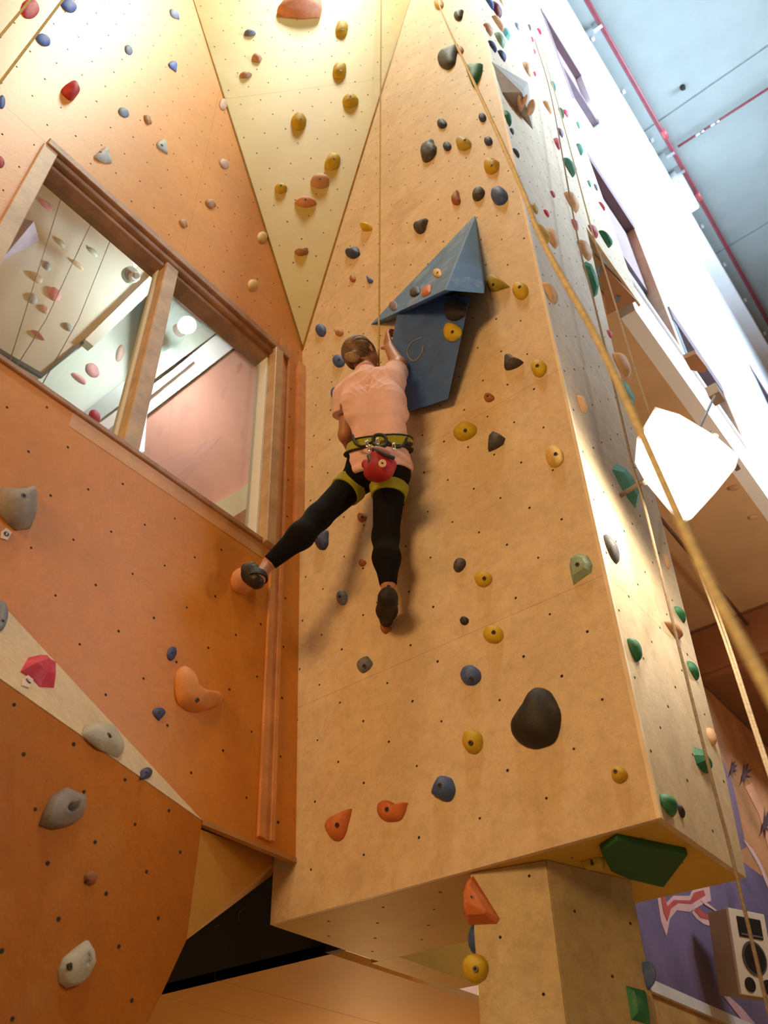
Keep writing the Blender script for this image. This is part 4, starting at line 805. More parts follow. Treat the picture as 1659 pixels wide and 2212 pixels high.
# far wooden volumes near the floodlight
for pts, z, lb in (([(1478, 775), (1504, 764), (1527, 794), (1522, 806), (1492, 800)], zT-.04, 'small brown box volume above the floodlight'), ([(1285, 552), (1376, 650), (1312, 680), (1300, 600)], 6.93, 'orange-brown triangular panel at the head of the tan soffit')):
    f_ = [hZ(u, v, z) for u, v in pts]; n_ = len(f_); b2 = [p+V(0, 0, .05) for p in f_]
    volume(f_+b2, [tuple(range(n_)), tuple(range(2*n_-1, n_-1, -1))]+[(i, (i+1) % n_, (i+1) % n_+n_, i+n_) for i in range(n_)], mat('brown_volume_paint', (0.44, 0.22, 0.11), 0.6, 0.1, 4), lb, bev=.003)
SOF = Plane((0, 0, zT-0.002), (1, 0, 0), (0, 1, 0)); GRP[id(SOF)] = 'holds on the tan soffit'
H_(SOF, [(1333, 643, 20, 24, 0, 'box', 'slate', 'dark grey square hold on the orange-brown triangle', dict(bolt=None, facet=True)), (1294, 585, 14, 34, 80, 'oval', 'slate', 'dark grey hold at the tip of the orange-brown triangle', NB), (1585, 1054, 26, 14, 10, 'oval', 'tan', 'grey-tan flat hold right of the floodlight on the soffit', NB), (1627, 1117, 22, 12, 10, 'oval', 'tan', 'brownish flat hold at the right edge of the tan soffit', NB)])
# ------------------------------------------------------------------ ropes
ROPEY = mat('yellow_rope', (0.62, 0.42, 0.10), 0.8, 0.25, 120, 0.6, 400); ROPEB = mat('beige_rope', (0.60, 0.46, 0.30), 0.8, 0.2, 120, 0.6, 400); ROPED = mat('dark_rope', (0.28, 0.20, 0.12), 0.8, 0.2, 120, 0.6, 400)
def rope(pts, r, m, label, sub=5): o = tube('climbing_rope', spline(pts, sub) if len(pts) > 2 else pts, r, m, None, 8, origin=pts[-1]); return tag(o, label, 'rope', 'hanging ropes')
tie = hY(822, 960, 2.06)
rope([hY(826, -260, 1.66), hY(822, 200, 1.93), hY(820, 500, 1.93), hY(818.5, 700, 1.93), hY(818.5, 790, 1.95), hY(824, 860, 2.04), tie], 0.0050, ROPEY, 'taut yellow rope running straight up from the climber', 6)
def on(u, v, d): return CAM+unit(ray(u, v))*d
ra_, rb_ = on(952, 15, 6.5), on(1659, 1480, .62)
def rline(u, v, t): 
    return on(u, v, 1/(1/6.5*(1-t)+t/.62))
rope([on(905, -110, 9.0), rline(952, 20, 0), rline(1080, 300, .20), rline(1165, 505, .335), rline(1275, 705, .47), rline(1360, 880, .59), rline(1510, 1212, .82), rline(1659, 1490, 1.0), rline(1740, 1640, 1.09), 2*rline(1740, 1640, 1.09)-rline(1659, 1490, 1.0), 5*rline(1740, 1640, 1.09)-4*rline(1659, 1490, 1.0)], 0.0048, mat('pale_yellow_rope', (0.85, 0.72, 0.38), 0.8, 0.2, 120, 0.6, 400), 'thick blurred yellow rope slanting down the right side near the viewer', 6)
rx = lambda u, v, x=-0.72: hX(u, v, x)
rope([rx(1155, 85), rx(1190, 205), rx(1245, 500), rx(1279, 635), rx(1343, 904), rx(1366, 1005), rx(1391, 1087), rx(1450, 1330), rx(1542, 1700), rx(1579, 1842), rx(1659, 2180), rx(1690, 2300)], 0.0050, ROPED, 'thin dark rope hanging along the tower side down past the speaker')
rope([rx(1165, 85), rx(1215, 260), rx(1279, 500), rx(1299, 560), rx(1329, 658), rx(1363, 770), rx(1410, 915)], 0.0050, ROPEB, 'beige rope on the tower side ending at the floodlight')
rope([on(1474, 1120, 4.1), on(1501, 1208, 3.8), on(1564, 1380, 3.3), on(1623, 1560, 2.9), on(1690, 1760, 2.5)], 0.0050, ROPEB, 'beige rope strand hanging below the floodlight, left of a twin')
rope([on(1482, 1120, 4.1), on(1509, 1208, 3.8), on(1571, 1380, 3.3), on(1629, 1560, 2.9), on(1696, 1760, 2.5)], 0.0050, ROPEB, 'beige rope strand hanging below the floodlight, right of a twin')
for (u, v, lb_) in ((62, 86, 'yellow rope crossing the top left corner, lower one'), (34, 40, 'yellow rope crossing the top left corner, upper one')):
    pr_ = O.hit(u, v)+O.n*.34
    rope([V(pr_[0], pr_[1], 12.5), V(pr_[0], pr_[1], 8.0), V(pr_[0], pr_[1], 4.0), V(pr_[0]+.05, pr_[1], .6)], 0.0058, ROPEY, lb_)
# ------------------------------------------------------------------ floodlight beside the tower
fc = hX(1480, 1003, -0.52)
fl_ = empty('floodlight', fc, 'glaring floodlight glowing white beside the tower side', 'floodlight')
LG = mat('floodlight_glow', (1.0, 0.97, 0.92), 0.3, 0.0, emit=18.0); HOUS = mat('lamp_housing', (0.30, 0.25, 0.22), 0.4, 0.1, 8)
fd = ray(1480, 1003); dist = (fc-CAM) @ FW
def bill(u, v, off=0.0): return CAM+ray(u, v)*(dist+off)
fdir = unit(CAM-fc+V(.6, -.2, -.3)); fu = unit(np.cross(fdir, V(0, 0, 1))); fv = np.cross(fu, fdir)
def flat(u, v): return hit(u, v, fc, fdir)
lens = [flat(u, v) for u, v in ((1420, 885), (1470, 900), (1545, 945), (1592, 985), (1585, 1010), (1545, 1060), (1495, 1115), (1476, 1124), (1450, 1100), (1400, 1040), (1378, 1000), (1382, 950))]
v_, f_ = prism(lens, -fdir*.02); q = meshobj('lens', v_, f_, LG); part(q, fl_)
cl = np.mean(lens, 0); big = [cl+(p-cl)*1.06-fdir*.02 for p in lens]; sm = [cl+(p-cl)*.55-fdir*.10 for p in lens]; n_ = len(big)
q = meshobj('housing', big+sm, [tuple(range(n_)), tuple(range(2*n_-1, n_-1, -1))]+[(i, (i+1) % n_, (i+1) % n_+n_, i+n_) for i in range(n_)], HOUS); part(q, fl_)
q = tube('bracket', [cl-fdir*.08, cl-fdir*.12+V(-.02, .02, .06), V(xR, cl[1]+.12, cl[2]+.12)], .010, HOUS); part(q, fl_)
fpl = bpy.data.lights.new('floodlight_beam', 'POINT'); fpl.energy = 38; fpl.color = (1.0, 0.86, 0.62); fpl.shadow_soft_size = .15; fpo = bpy.data.objects.new('floodlight_beam', fpl); COL.objects.link(fpo); fpo.location = [float(x) for x in cl+fdir*.12+V(.06, 0, 0)]
q = tube('yoke', [big[2], big[2]-fdir*.06+fv*.02, cl-fdir*.10, big[9]-fdir*.06, big[9]], .010, HOUS); part(q, fl_)
b0 = hX(1545, 852, -0.56); q = box('ballast_box', b0+V(-.035, -.05, -.045), b0+V(.035, .05, .045), mat('ballast_tan', (0.55, 0.45, 0.40), 0.5)); bevel(q, .006); part(q, fl_)
q = tube('ballast_arm', [b0, cl-fdir*.09], .007, HOUS); part(q, fl_)
b0 = hX(1586, 1002, -0.50); q = box('barn_door', b0+V(-.012, -.045, -.010), b0+V(.012, .045, .010), HOUS); bevel(q, .003); part(q, fl_)
# ------------------------------------------------------------------ loudspeaker on the mural wall
c0 = hX(1585, 2052, -2.12); sp_ = empty('loudspeaker', c0, 'white loudspeaker with horn, woofer and two ports on the mural wall', 'loudspeaker')
yaw = math.radians(-24); fx = V(math.cos(yaw), math.sin(yaw), 0); fy = V(-math.sin(yaw), math.cos(yaw), 0); fz = V(0, 0, 1)
tz = math.radians(8); fx2 = unit(fx*math.cos(tz)-fz*math.sin(tz)); fz2 = np.cross(fx2, fy)
Wd, Ht, Dp = 0.33, 0.52, 0.19
def sp3(a, b, c): return c0+fx2*a+fy*b+fz2*c      # a outwards, b across the front, c up
def spbox(name, a, b, c, m, bev=.006):
    v = [sp3(x, y, z) for z in c for y in b for x in a]
    o = meshobj(name, v, [(0, 1, 3, 2), (4, 6, 7, 5), (0, 4, 5, 1), (2, 3, 7, 6), (0, 2, 6, 4), (1, 5, 7, 3)], m)
    if bev: bevel(o, bev)
    return part(o, sp_)
spbox('cabinet', (-Dp, -.012), (0, Wd), (-Ht/2, Ht/2), mat('cabinet_greige', (0.46, 0.34, 0.20), 0.6, 0.05, 8)); spbox('baffle', (-.012, .012), (-.005, Wd+.005), (-Ht/2-.005, Ht/2+.005), mat('baffle_cream', (0.80, 0.66, 0.50), 0.5, 0.03, 6))
DK = mat('speaker_black', (0.012, 0.010, 0.010), 0.35, 0.1, 20)
spbox('horn', (.010, .020), (.06, Wd-.05), (.09, .22), DK); spbox('horn_lip', (.012, .026), (.07, Wd-.06), (.10, .112), mat('lip_grey', (.15, .12, .12), .3), .002)
def spdisc(name, b, c, r, a0, a1, m, r2=None):
    v, f = tubepts([sp3(a0, b, c), sp3(a1, b, c)], [r, r2 or r], 28); return part(meshobj(name, v, f, m), sp_)
spdisc('woofer_ring', Wd/2, -.035, .108, .010, .020, mat('ring_grey', (.09, .075, .08), .4)); spdisc('woofer_cone', Wd/2, -.035, .093, .019, .022, DK); spdisc('dust_cap', Wd/2, -.035, .03, .020, .034, mat('dust_cap', (.03, .025, .025), .3), .02)
spdisc('bass_port', 0.085, -.20, .045, .010, .020, DK); spdisc('bass_port', Wd-0.085, -.20, .045, .010, .020, DK)
q = tube('wall_bracket', [sp3(-Dp, Wd/2, .05), sp3(-Dp-.1, Wd/2, .05)], .02, STEEL); part(q, sp_)
# ------------------------------------------------------------------ route tags
for pl_, u, v, lb in ((O, 12, 1155, 'small white route tag under the big grey jug'), (PFAC, 58, 1474, 'small white route tag under the pink faceted hold')):
    cs_ = [(-14, 6), (-9, 14), (11, -2), (9, -13), (-6, -13)]
    f_ = [pl_.hit(u+a, v+b)+pl_.n*.004 for a, b in ((-12, 8), (3, 13), (12, -4), (0, -14), (-11, -6))]
    o = slab('route_tag', f_, -pl_.n*.003, mat('tag_white', (0.75, 0.62, 0.56), 0.5, 0.03), None, origin=pl_.hit(u, v)); tag(o, lb, 'route tag', 'route tags')
    cc0 = pl_.hit(u, v); o0 = V(*o.location)
    a, f = tubepts([cc0+pl_.n*.004-o0, cc0+pl_.n*.006-o0], .0085, 16); meshobj('emblem', a, f, mat('tag_black', (0.02, 0.02, 0.02), 0.5), o)
    for sgn in (-1, 1): a, f = tubepts([cc0+pl_.n*.006-o0+pl_.e2*.003*sgn, cc0+pl_.n*.0068-o0+pl_.e2*.003*sgn], .0028, 10); meshobj('emblem_dot', a, f, mat('tag_white', (0.75, 0.62, 0.56)), o)
# ------------------------------------------------------------------ climber (signed-distance modelling)
class SDF:
    def __init__(s, lo, hi, res):
        s.lo = V(*lo); s.res = res; s.n = np.ceil((V(*hi)-s.lo)/res).astype(int)+1
        s.f = np.full(tuple(s.n), 0.25, np.float32)
    def block(s, lo, hi):
        a = np.clip(np.floor((lo-s.lo)/s.res).astype(int), 0, s.n-1); b = np.clip(np.ceil((hi-s.lo)/s.res).astype(int)+1, 1, s.n)
        if (b <= a).any(): return None
        ax = [s.lo[i]+s.res*np.arange(a[i], b[i]) for i in range(3)]
        return (slice(a[0], b[0]), slice(a[1], b[1]), slice(a[2], b[2])), np.meshgrid(*ax, indexing='ij')
    def grid(s): return np.meshgrid(*[s.lo[i]+s.res*np.arange(s.n[i]) for i in range(3)], indexing='ij')
    def cone(s, a, b, ra, rb, k=0.03, flat=None):
        a, b = V(*a), V(*b); m = max(ra, rb)+0.09
        r = s.block(np.minimum(a, b)-m, np.maximum(a, b)+m)
        if r is None: return
        sl, (X, Y_, Z) = r; ba = b-a; L2 = ba @ ba+1e-9
        px_, py_, pz_ = X-a[0], Y_-a[1], Z-a[2]; t = np.clip((px_*ba[0]+py_*ba[1]+pz_*ba[2])/L2, 0, 1)
        qx, qy, qz = px_-t*ba[0], py_-t*ba[1], pz_-t*ba[2]
        if flat is not None:
            fdv, fs = flat; dd = qx*fdv[0]+qy*fdv[1]+qz*fdv[2]; g = (1/fs-1)*dd; qx, qy, qz = qx+g*fdv[0], qy+g*fdv[1], qz+g*fdv[2]
        d = np.sqrt(qx*qx+qy*qy+qz*qz)-(ra+(rb-ra)*t)
        o = s.f[sl]; h = np.clip(0.5+0.5*(o-d)/k, 0, 1); s.f[sl] = o*(1-h)+d*h-k*h*(1-h)
    def cut(s, p, n):
        """remove the side n points to"""
        G = s.grid(); d = (G[0]-p[0])*n[0]+(G[1]-p[1])*n[1]+(G[2]-p[2])*n[2]; s.f = np.maximum(s.f, d.astype(np.float32))
    def carve(s, c, r):
        G = s.grid(); d = np.sqrt((G[0]-c[0])**2+(G[1]-c[1])**2+(G[2]-c[2])**2)-r; s.f = np.maximum(s.f, (-d).astype(np.float32))
    def mesh(s):
        f = s.f; ins = f < 0
        c = np.zeros(tuple(s.n-1), np.int8)
        for i in (0, 1):
            for j in (0, 1):
                for k in (0, 1): c += ins[i:i+s.n[0]-1, j:j+s.n[1]-1, k:k+s.n[2]-1]
        act = (c > 0) & (c < 8); idx = np.full(act.shape, -1, np.int64); cells = np.argwhere(act); idx[act] = np.arange(len(cells))
        acc = np.zeros((len(cells), 3)); cnt = np.zeros(len(cells)); cor = [(i, j, k) for i in (0, 1) for j in (0, 1) for k in (0, 1)]
        for a in cor:
            for ax in range(3):
                if a[ax]: continue
                b = list(a); b[ax] = 1
                fa = f[cells[:, 0]+a[0], cells[:, 1]+a[1], cells[:, 2]+a[2]]; fb = f[cells[:, 0]+b[0], cells[:, 1]+b[1], cells[:, 2]+b[2]]
                m = (fa < 0) != (fb < 0); t = np.where(m, fa/(fa-fb+1e-12), 0)
                pnt = np.array(a, float)[None]+np.zeros((len(cells), 3)); pnt[:, ax] = t; acc[m] += pnt[m]; cnt[m] += 1
        vs = s.lo+s.res*(cells+acc/np.maximum(cnt, 1)[:, None]); faces = []
        for ax in range(3):
            o1, o2 = [(1, 2), (2, 0), (0, 1)][ax]
            sl0 = [slice(None)]*3; sl1 = [slice(None)]*3; sl0[ax] = slice(0, -1); sl1[ax] = slice(1, None)
            ch = ins[tuple(sl0)] != ins[tuple(sl1)]; e = np.argwhere(ch)
            e = e[(e[:, o1] > 0) & (e[:, o2] > 0) & (e[:, o1] < s.n[o1]-1) & (e[:, o2] < s.n[o2]-1)]
            d1 = np.zeros(3, int); d1[o1] = 1; d2 = np.zeros(3, int); d2[o2] = 1
            g = lambda q: idx[q[:, 0], q[:, 1], q[:, 2]]
            faces.append(np.stack([g(e-d1-d2), g(e-d2), g(e), g(e-d1)], 1))
        F_ = np.concatenate(faces); F_ = F_[(F_ >= 0).all(1)]; return vs, F_
def sobj(name, S, m, parent, smooth_it=2):
    vs, fs = S.mesh(); o = meshobj(name, vs, fs, m, None, True)
    if smooth_it:
        bm = bmesh.new(); bm.from_mesh(o.data)
        for _ in range(smooth_it): bmesh.ops.smooth_vert(bm, verts=bm.verts, factor=0.5, use_axis_x=True, use_axis_y=True, use_axis_z=True)
        bm.to_mesh(o.data); bm.free()
    return part(o, parent) if parent else o
J = {}
def jt(n, u, v, y): J[n] = hY(u, v, y)
jt('pelvis', 816, 1008, 1.975); jt('waist', 822, 950, 1.955); jt('chest', 806, 874, 1.90); jt('upch', 798, 836, 1.88); jt('neck', 790, 806, 1.87); jt('head', 780, 770, 1.87)
jt('rsh', 843, 826, 1.93); jt('relb', 861, 788, 2.035); jt('rwr', 842, 752, 2.075); jt('rhand', 836, 740, 2.085)
jt('lsh', 750, 856, 1.87); jt('lelb', 747, 940, 1.93); jt('lwr', 766, 985, 2.05); jt('lhand', 778, 992, 2.09)
jt('rhip', 843, 1028, 2.01); jt('rknee', 833, 1160, 2.03); jt('rcalf', 835, 1205, 2.01); jt('rank', 839, 1268, 2.03); jt('rheel', 838, 1292, 2.00); jt('rtoe', 834, 1340, 2.115)
jt('lhip', 788, 1022, 2.01); J['lank'] = hX(580, 1218, -2.045); J['lheel'] = hX(556, 1252, -2.045); J['ltoe'] = hX(534, 1230, -2.12)
kn = J['lhip']*.5+J['lank']*.5; J['lknee'] = hY(688, 1117, kn[1]-.02); J['lcalf'] = hY(650, 1157, (J['lknee'][1]+J['lank'][1])/2-.01)
SX = unit(V(.86, .48, 0)); BKD = unit(V(.48, -.86, 0))
person = empty('person', J['rtoe'], 'climber in a pink t-shirt and black leggings on the tower, seen from behind', 'person')

def atv(P, v):
    """height at which the plumb line through P shows at image row v"""
    lo_, hi_ = 2.5, 6.0
    for _ in range(40):
        m_ = (lo_+hi_)/2
        if proj((P[0], P[1], m_))[1] > v: lo_ = m_
        else: hi_ = m_
    return V(P[0], P[1], lo_)
SKIN = mat('skin', (0.44, 0.19, 0.105), 0.5, 0.06, 12, 0.1, 200); SHIRT = mat('pink_shirt', (0.86, 0.57, 0.56), 0.8, 0.06, 10, 0.3, 300); LEG = mat('black_leggings', (0.007, 0.006, 0.008), 0.85, 0.1, 30, 0.2, 300, spec=0.15)
def torso(S, g):
    p, w, c, u = J['pelvis'], J['waist'], J['chest'], J['upch']
    for sg in (-1, 1):
        S.cone(p+SX*.060*sg, w+SX*.040*sg, .072+g, .056+g, .05); S.cone(w+SX*.040*sg, c+SX*.056*sg, .056+g, .074+g, .05); S.cone(c+SX*.056*sg, u+SX*.052*sg, .074+g, .064+g, .05)
    S.cone(J['lsh'], J['upch'], .050+g, .062+g, .04); S.cone(J['rsh'], J['upch'], .052+g, .062+g, .04)
def legs(S, g, feet=True):
    for s in 'rl':
        S.cone(J['pelvis']*.5+J[s+'hip']*.5+V(0, -.025, .01), J[s+'hip'], .075+g, .072+g, .05)
        S.cone(J[s+'hip'], J[s+'knee'], .069+g, .046+g, .03); S.cone(J[s+'knee'], J[s+'calf'], .046+g, .046+g, .03); S.cone(J[s+'calf'], J[s+'ank'], .046+g, .026+g, .03)
# --- body: one continuous skin surface
B = SDF((-2.26, 1.60, 3.38), (-1.28, 2.16, 5.32), 0.0052)
torso(B, 0); legs(B, 0)
for s in 'rl': B.cone(J[s+'ank'], J[s+'heel'], .026, .028, .015); B.cone(J[s+'heel'], J[s+'toe'], .028, .022, .015)
B.cone(J['rsh'], J['relb'], .046, .038, .02); B.cone(J['relb'], J['rwr'], .038, .027, .02); B.cone(J['lsh'], J['lelb'], .040, .033, .02); B.cone(J['lelb'], J['lwr'], .033, .023, .02)
B.cone(J['upch'], J['neck'], .055, .042, .03); hd = J['head']; ff = unit(V(.12, .95, .22)); hu = unit(V(-.05, -.18, 1)); hs = np.cross(ff, hu)
B.cone(J['neck'], hd-hu*.02, .042, .046, .03)
B.cone(hd+hu*.022-ff*.012, hd+hu*.012+ff*.020, .070, .066, .02); B.cone(hd+ff*.040-hu*.035, hd+ff*.052-hu*.060, .045, .030, .03)          # cranium, jaw
B.cone(hd+ff*.084+hu*.010, hd+ff*.100-hu*.018, .008, .012, .012)                                                                          # nose
for sg in (-1, 1): B.cone(hd+hs*.070*sg+hu*.012-ff*.004, hd+hs*.072*sg-hu*.018, .013, .010, .008, flat=(hs, .5))                            # ears
B.cone(hd+ff*.078-hu*.040+hs*.014, hd+ff*.078-hu*.040-hs*.014, .008, .008, .008)                                                           # lips
def hand(S, wr, hd_, curl, palmn, thumbdir, gap=.0175):
    d = unit(hd_-wr); pn = unit(palmn-d*(palmn @ d)); lat = np.cross(d, pn); kn_ = hd_+d*.018
    for i in range(4):
        o_ = (i-1.5)*gap; S.cone(wr+lat*o_*.55, kn_+lat*o_, .015, .0115, .010)
        L = (.036, .041, .038, .030)[i]; p0 = kn_+lat*o_; d1 = unit(d+pn*curl*.5); p1 = p0+d1*L; d2 = unit(d*.7+pn*curl*1.4); p2 = p1+d2*L*.7; d3 = unit(d*.3+pn*curl*2); p3 = p2+d3*L*.5
        S.cone(p0, p1, .0095, .0088, .004); S.cone(p1, p2, .0088, .008, .003); S.cone(p2, p3, .008, .0068, .003)
    td = unit(thumbdir); t0 = wr+d*.018+td*.018; t1 = t0+unit(td+d*.6)*.032; t2 = t1+unit(td*.3+d+pn*.4)*.028
    S.cone(wr+d*.008, t0, .015, .012, .010); S.cone(t0, t1, .012, .0095, .005); S.cone(t1, t2, .0095, .0075, .004)
hand(B, J['rwr'], J['rhand']+V(0, 0, .03), .55, V(.55, .75, .1), V(-.9, -.1, .2))
hand(B, J['lwr'], J['lhand'], .45, V(.2, .9, -.2), V(.2, -.2, .9))
body = sobj('body', B, SKIN, person, 1)
# --- face details
for sg in (-1, 1):
    e = hd+ff*.076+hu*.018+hs*.030*sg; a, f = tubepts([e-ff*.004, e, e+ff*.004], [.011, .0095, .004], 12); q = meshobj('eye', a, f, mat('eye_white', (.75, .72, .68), .3), None, True); part(q, person)
    a, f = tubepts([e+ff*.002, e+ff*.0048], .0045, 10); part(meshobj('iris', a, f, mat('iris', (.06, .04, .03), .3)), person)
a, f = tubepts([hd+ff*.0845-hu*.040+hs*.02, hd+ff*.088-hu*.040, hd+ff*.0845-hu*.040-hs*.02], [.003, .006, .003], 8); part(meshobj('mouth', a, f, mat('lips', (.45, .12, .10), .5), None, True), person)
# --- hair with a twisted bun held by a clip
Hh = SDF(hd-.15, hd+.15, .004)
Hh.cone(hd+hu*.024-ff*.018, hd+hu*.020+ff*.004, .078, .073, .02); Hh.cone(hd-ff*.030-hu*.030, hd-ff*.030+hu*.02, .058, .06, .02); Hh.cone(hd-ff*.012+hu*.09-hs*.0, hd-ff*.03+hu*.085, .018, .02, .02)
Hh.cut(hd+ff*.048, unit(ff+hu*-.35)); Hh.cut(hd-hu*.066-ff*.02, unit(-hu-ff*.05))
G = Hh.grid(); ang = np.arctan2((G[0]-hd[0])*hs[0]+(G[1]-hd[1])*hs[1]+(G[2]-hd[2])*hs[2], (G[2]-hd[2])+.02); Hh.f += (.0022*np.sin(ang*26+G[2]*60)).astype(np.float32)
HAIR = mat('brown_hair', (0.15, 0.085, 0.038), 0.55, 0.35, 22, 0.6, 160, stain=((0.34, 0.22, 0.09), 14, 0.8))
sobj('hair', Hh, HAIR, person, 1)
bc = hY(760, 768, hd[1]-.085)
Hb = SDF(bc-.09, bc+.09, .0035); dv = unit(hY(775, 762, hd[1]-.085)-bc)
Hb.cone(bc-dv*.022, bc+dv*.024, .020, .016, .01); Hb.cone(bc-V(0, 0, .022), bc+dv*.012-V(0, -.01, .006), .018, .022, .012); Hb.cone(bc+dv*.02+V(0, 0, .016), bc+dv*.004+V(0, .02, -.01), .010, .014, .008)
G = Hb.grid(); Hb.f += (.0018*np.sin((G[0]+G[2])*380)).astype(np.float32)
sobj('hair_bun', Hb, mat('blond_hair', (0.30, 0.19, 0.075), 0.5, 0.35, 30, 0.6, 160), person, 1)
# --- shirt with folds
S_ = SDF((-2.05, 1.68, 3.85), (-1.28, 2.14, 5.05), 0.0050)
torso(S_, .012)
rm = J['rsh']*.45+J['relb']*.55; lm = J['lsh']*.48+J['lelb']*.52
S_.cone(J['rsh'], rm, .066, .062, .035); S_.cone(J['lsh'], lm, .062, .064, .035); S_.cone(J['upch'], J['neck']-V(0, 0, .01), .066, .055, .03)
for s in 'rl': S_.cone(J['pelvis']*.5+J[s+'hip']*.5+V(0, -.025, .01), J[s+'hip'], .092, .090, .05)
ud = unit(J['rsh']-J['relb']); S_.cut(rm, -ud); ld = unit(J['lsh']-J['lelb'])
G = S_.grid(); d = (G[0]-lm[0])*-ld[0]+(G[1]-lm[1])*-ld[1]+(G[2]-lm[2])*-ld[2]; S_.f = np.where((G[0] < J['lsh'][0]+.035), np.maximum(S_.f, d), S_.f).astype(np.float32)
S_.cut(atv(J['pelvis']+BKD*.09, 1006), -unit(V(0, 0, 1)+BKD*.45)); S_.carve(J['neck']+V(0, .01, .055), .058)
c = J['chest']; zz = G[2]-c[2]; xx = G[0]-c[0]
lx = xx*SX[0]+(G[1]-c[1])*SX[1]
def ridge(ph, p=3): return (1-np.abs(np.sin(ph)))**p
wx = .012*np.sin(zz*31+1)+.010*np.sin(lx*43+2); m1 = np.clip(.5+.8*np.sin(lx*19+zz*13+.7), 0, 1); m2 = np.clip(.5+.8*np.sin(lx*15-zz*21+2.2), 0, 1)
fold = .0050*ridge((zz*.80-lx*.62+wx)*84)*m1+.0042*ridge((zz*.62+lx*.80+wx)*92+.8)*m2-.0015
fold = fold-.0045*np.exp(-((lx-zz*.10)/.004)**2)*(zz > -.12)
low = np.clip((J['waist'][2]-.02-G[2])*20, 0, 1); fold = fold*(1-low)+low*.0028*np.sin(G[2]*150+lx*22)
bag = .016*np.exp(-((G[2]-J['waist'][2]-.10-.5*((G[0]-c[0])*-BKD[0]+(G[1]-c[1])*-BKD[1]))/.035)**2)
S_.f = (S_.f-bag-fold).astype(np.float32)
sobj('t_shirt', S_, SHIRT, person, 1)
# collar and sleeve hems
HEM = mat('pink_hem', (0.74, 0.45, 0.44), 0.85, 0.05, 20, 0.3, 300)
def ringpart(name, c_, n_, r_, rt_, m_):
    n_ = unit(n_); a_ = unit(np.cross(n_, V(.3, .1, 1) if abs(n_[2]) < .9 else V(1, 0, 0))); b_2 = np.cross(n_, a_)
    return part(tube(name, [c_+r_*(math.cos(t*.2618)*a_+math.sin(t*.2618)*b_2) for t in range(25)], rt_, m_), person)
ringpart('collar', J['neck']+V(0, -.004, .006), J['head']-J['upch'], .047, .0065, HEM)
ringpart('sleeve_hem', rm+ud*.006, ud, .060, .0050, HEM); ringpart('sleeve_hem', lm+ld*.006, ld, .062, .0050, HEM)
# --- leggings
Lg = SDF((-2.16, 1.66, 3.42), (-1.40, 2.15, 4.30), 0.0055)
torso(Lg, .004); legs(Lg, .006); Lg.cut(J['pelvis']+V(0, 0, .07), (0, 0, 1))
for s in 'rl':
    ax = unit(J[s+'ank']-J[s+'calf']); pt = J[s+'calf']*.04+J[s+'ank']*.96
    G = Lg.grid(); near = (G[0]-pt[0])**2+(G[1]-pt[1])**2+(G[2]-pt[2])**2 < .12**2
    d = (G[0]-pt[0])*ax[0]+(G[1]-pt[1])*ax[1]+(G[2]-pt[2])*ax[2]; Lg.f = np.where(near, np.maximum(Lg.f, d), Lg.f).astype(np.float32)
sobj('leggings', Lg, LEG, person, 1)
# --- harness: padded belt, black edging, leg loops, gear loops
YG = mat('harness_green', (0.36, 0.36, 0.02), 0.7, 0.12, 20, 0.3, 200); BK = mat('harness_black', (0.016, 0.015, 0.014), 0.7, 0.2, 30)
har = empty('harness', J['waist'], None); har.parent = person; har.location = Vector(J['waist'])-Vector(J['rtoe'])
def band(name, base, g, p, n, hw, m, lim, res=.004, out=.012, inner=False):
    T = SDF(p-lim, p+lim, res); base(T, g)
    G = T.grid(); d = np.abs((G[0]-p[0])*n[0]+(G[1]-p[1])*n[1]+(G[2]-p[2])*n[2])-hw; T.f = np.maximum(T.f, d.astype(np.float32))
    o = sobj(name, T, m, None, 1); o.parent = har; o.location = Vector((0, 0, 0))-Vector(J['waist']); return o
bn = unit(V(0, 0, 1)+BKD*.62+SX*.03); bpnt = atv(J['waist']+BKD*.092, 951)-BKD*.092; bpnt = bpnt+V(0, 0, .092*.62)
band('belt_pad', torso, .032, bpnt, bn, .024, YG, .22); band('belt_edge', torso, .035, bpnt+bn*.026, bn, .004, BK, .22, .0035); band('belt_edge', torso, .035, bpnt-bn*.026, bn, .004, BK, .22, .0035)
for s, fr_, w_ in (('l', .38, .024), ('r', .28, .024)):
    p = J[s+'hip']*(1-fr_)+J[s+'knee']*fr_; ax = unit(J[s+'knee']-J[s+'hip'])
    def one(T, g, s=s): T.cone(J[s+'hip'], J[s+'knee'], .069+g, .046+g, .03); T.cone(J['pelvis']*.5+J[s+'hip']*.5+V(0, -.025, .01), J[s+'hip'], .075+g, .072+g, .05)
    o = band('leg_loop', one, .014, p, ax, w_, YG, .13)
def wpart(o): o.parent = har; o.location = Vector(o.location)-Vector(J['waist']); return o
def back(u, v, yy): return hY(u, v, yy)
yb = J['waist'][1]-.098
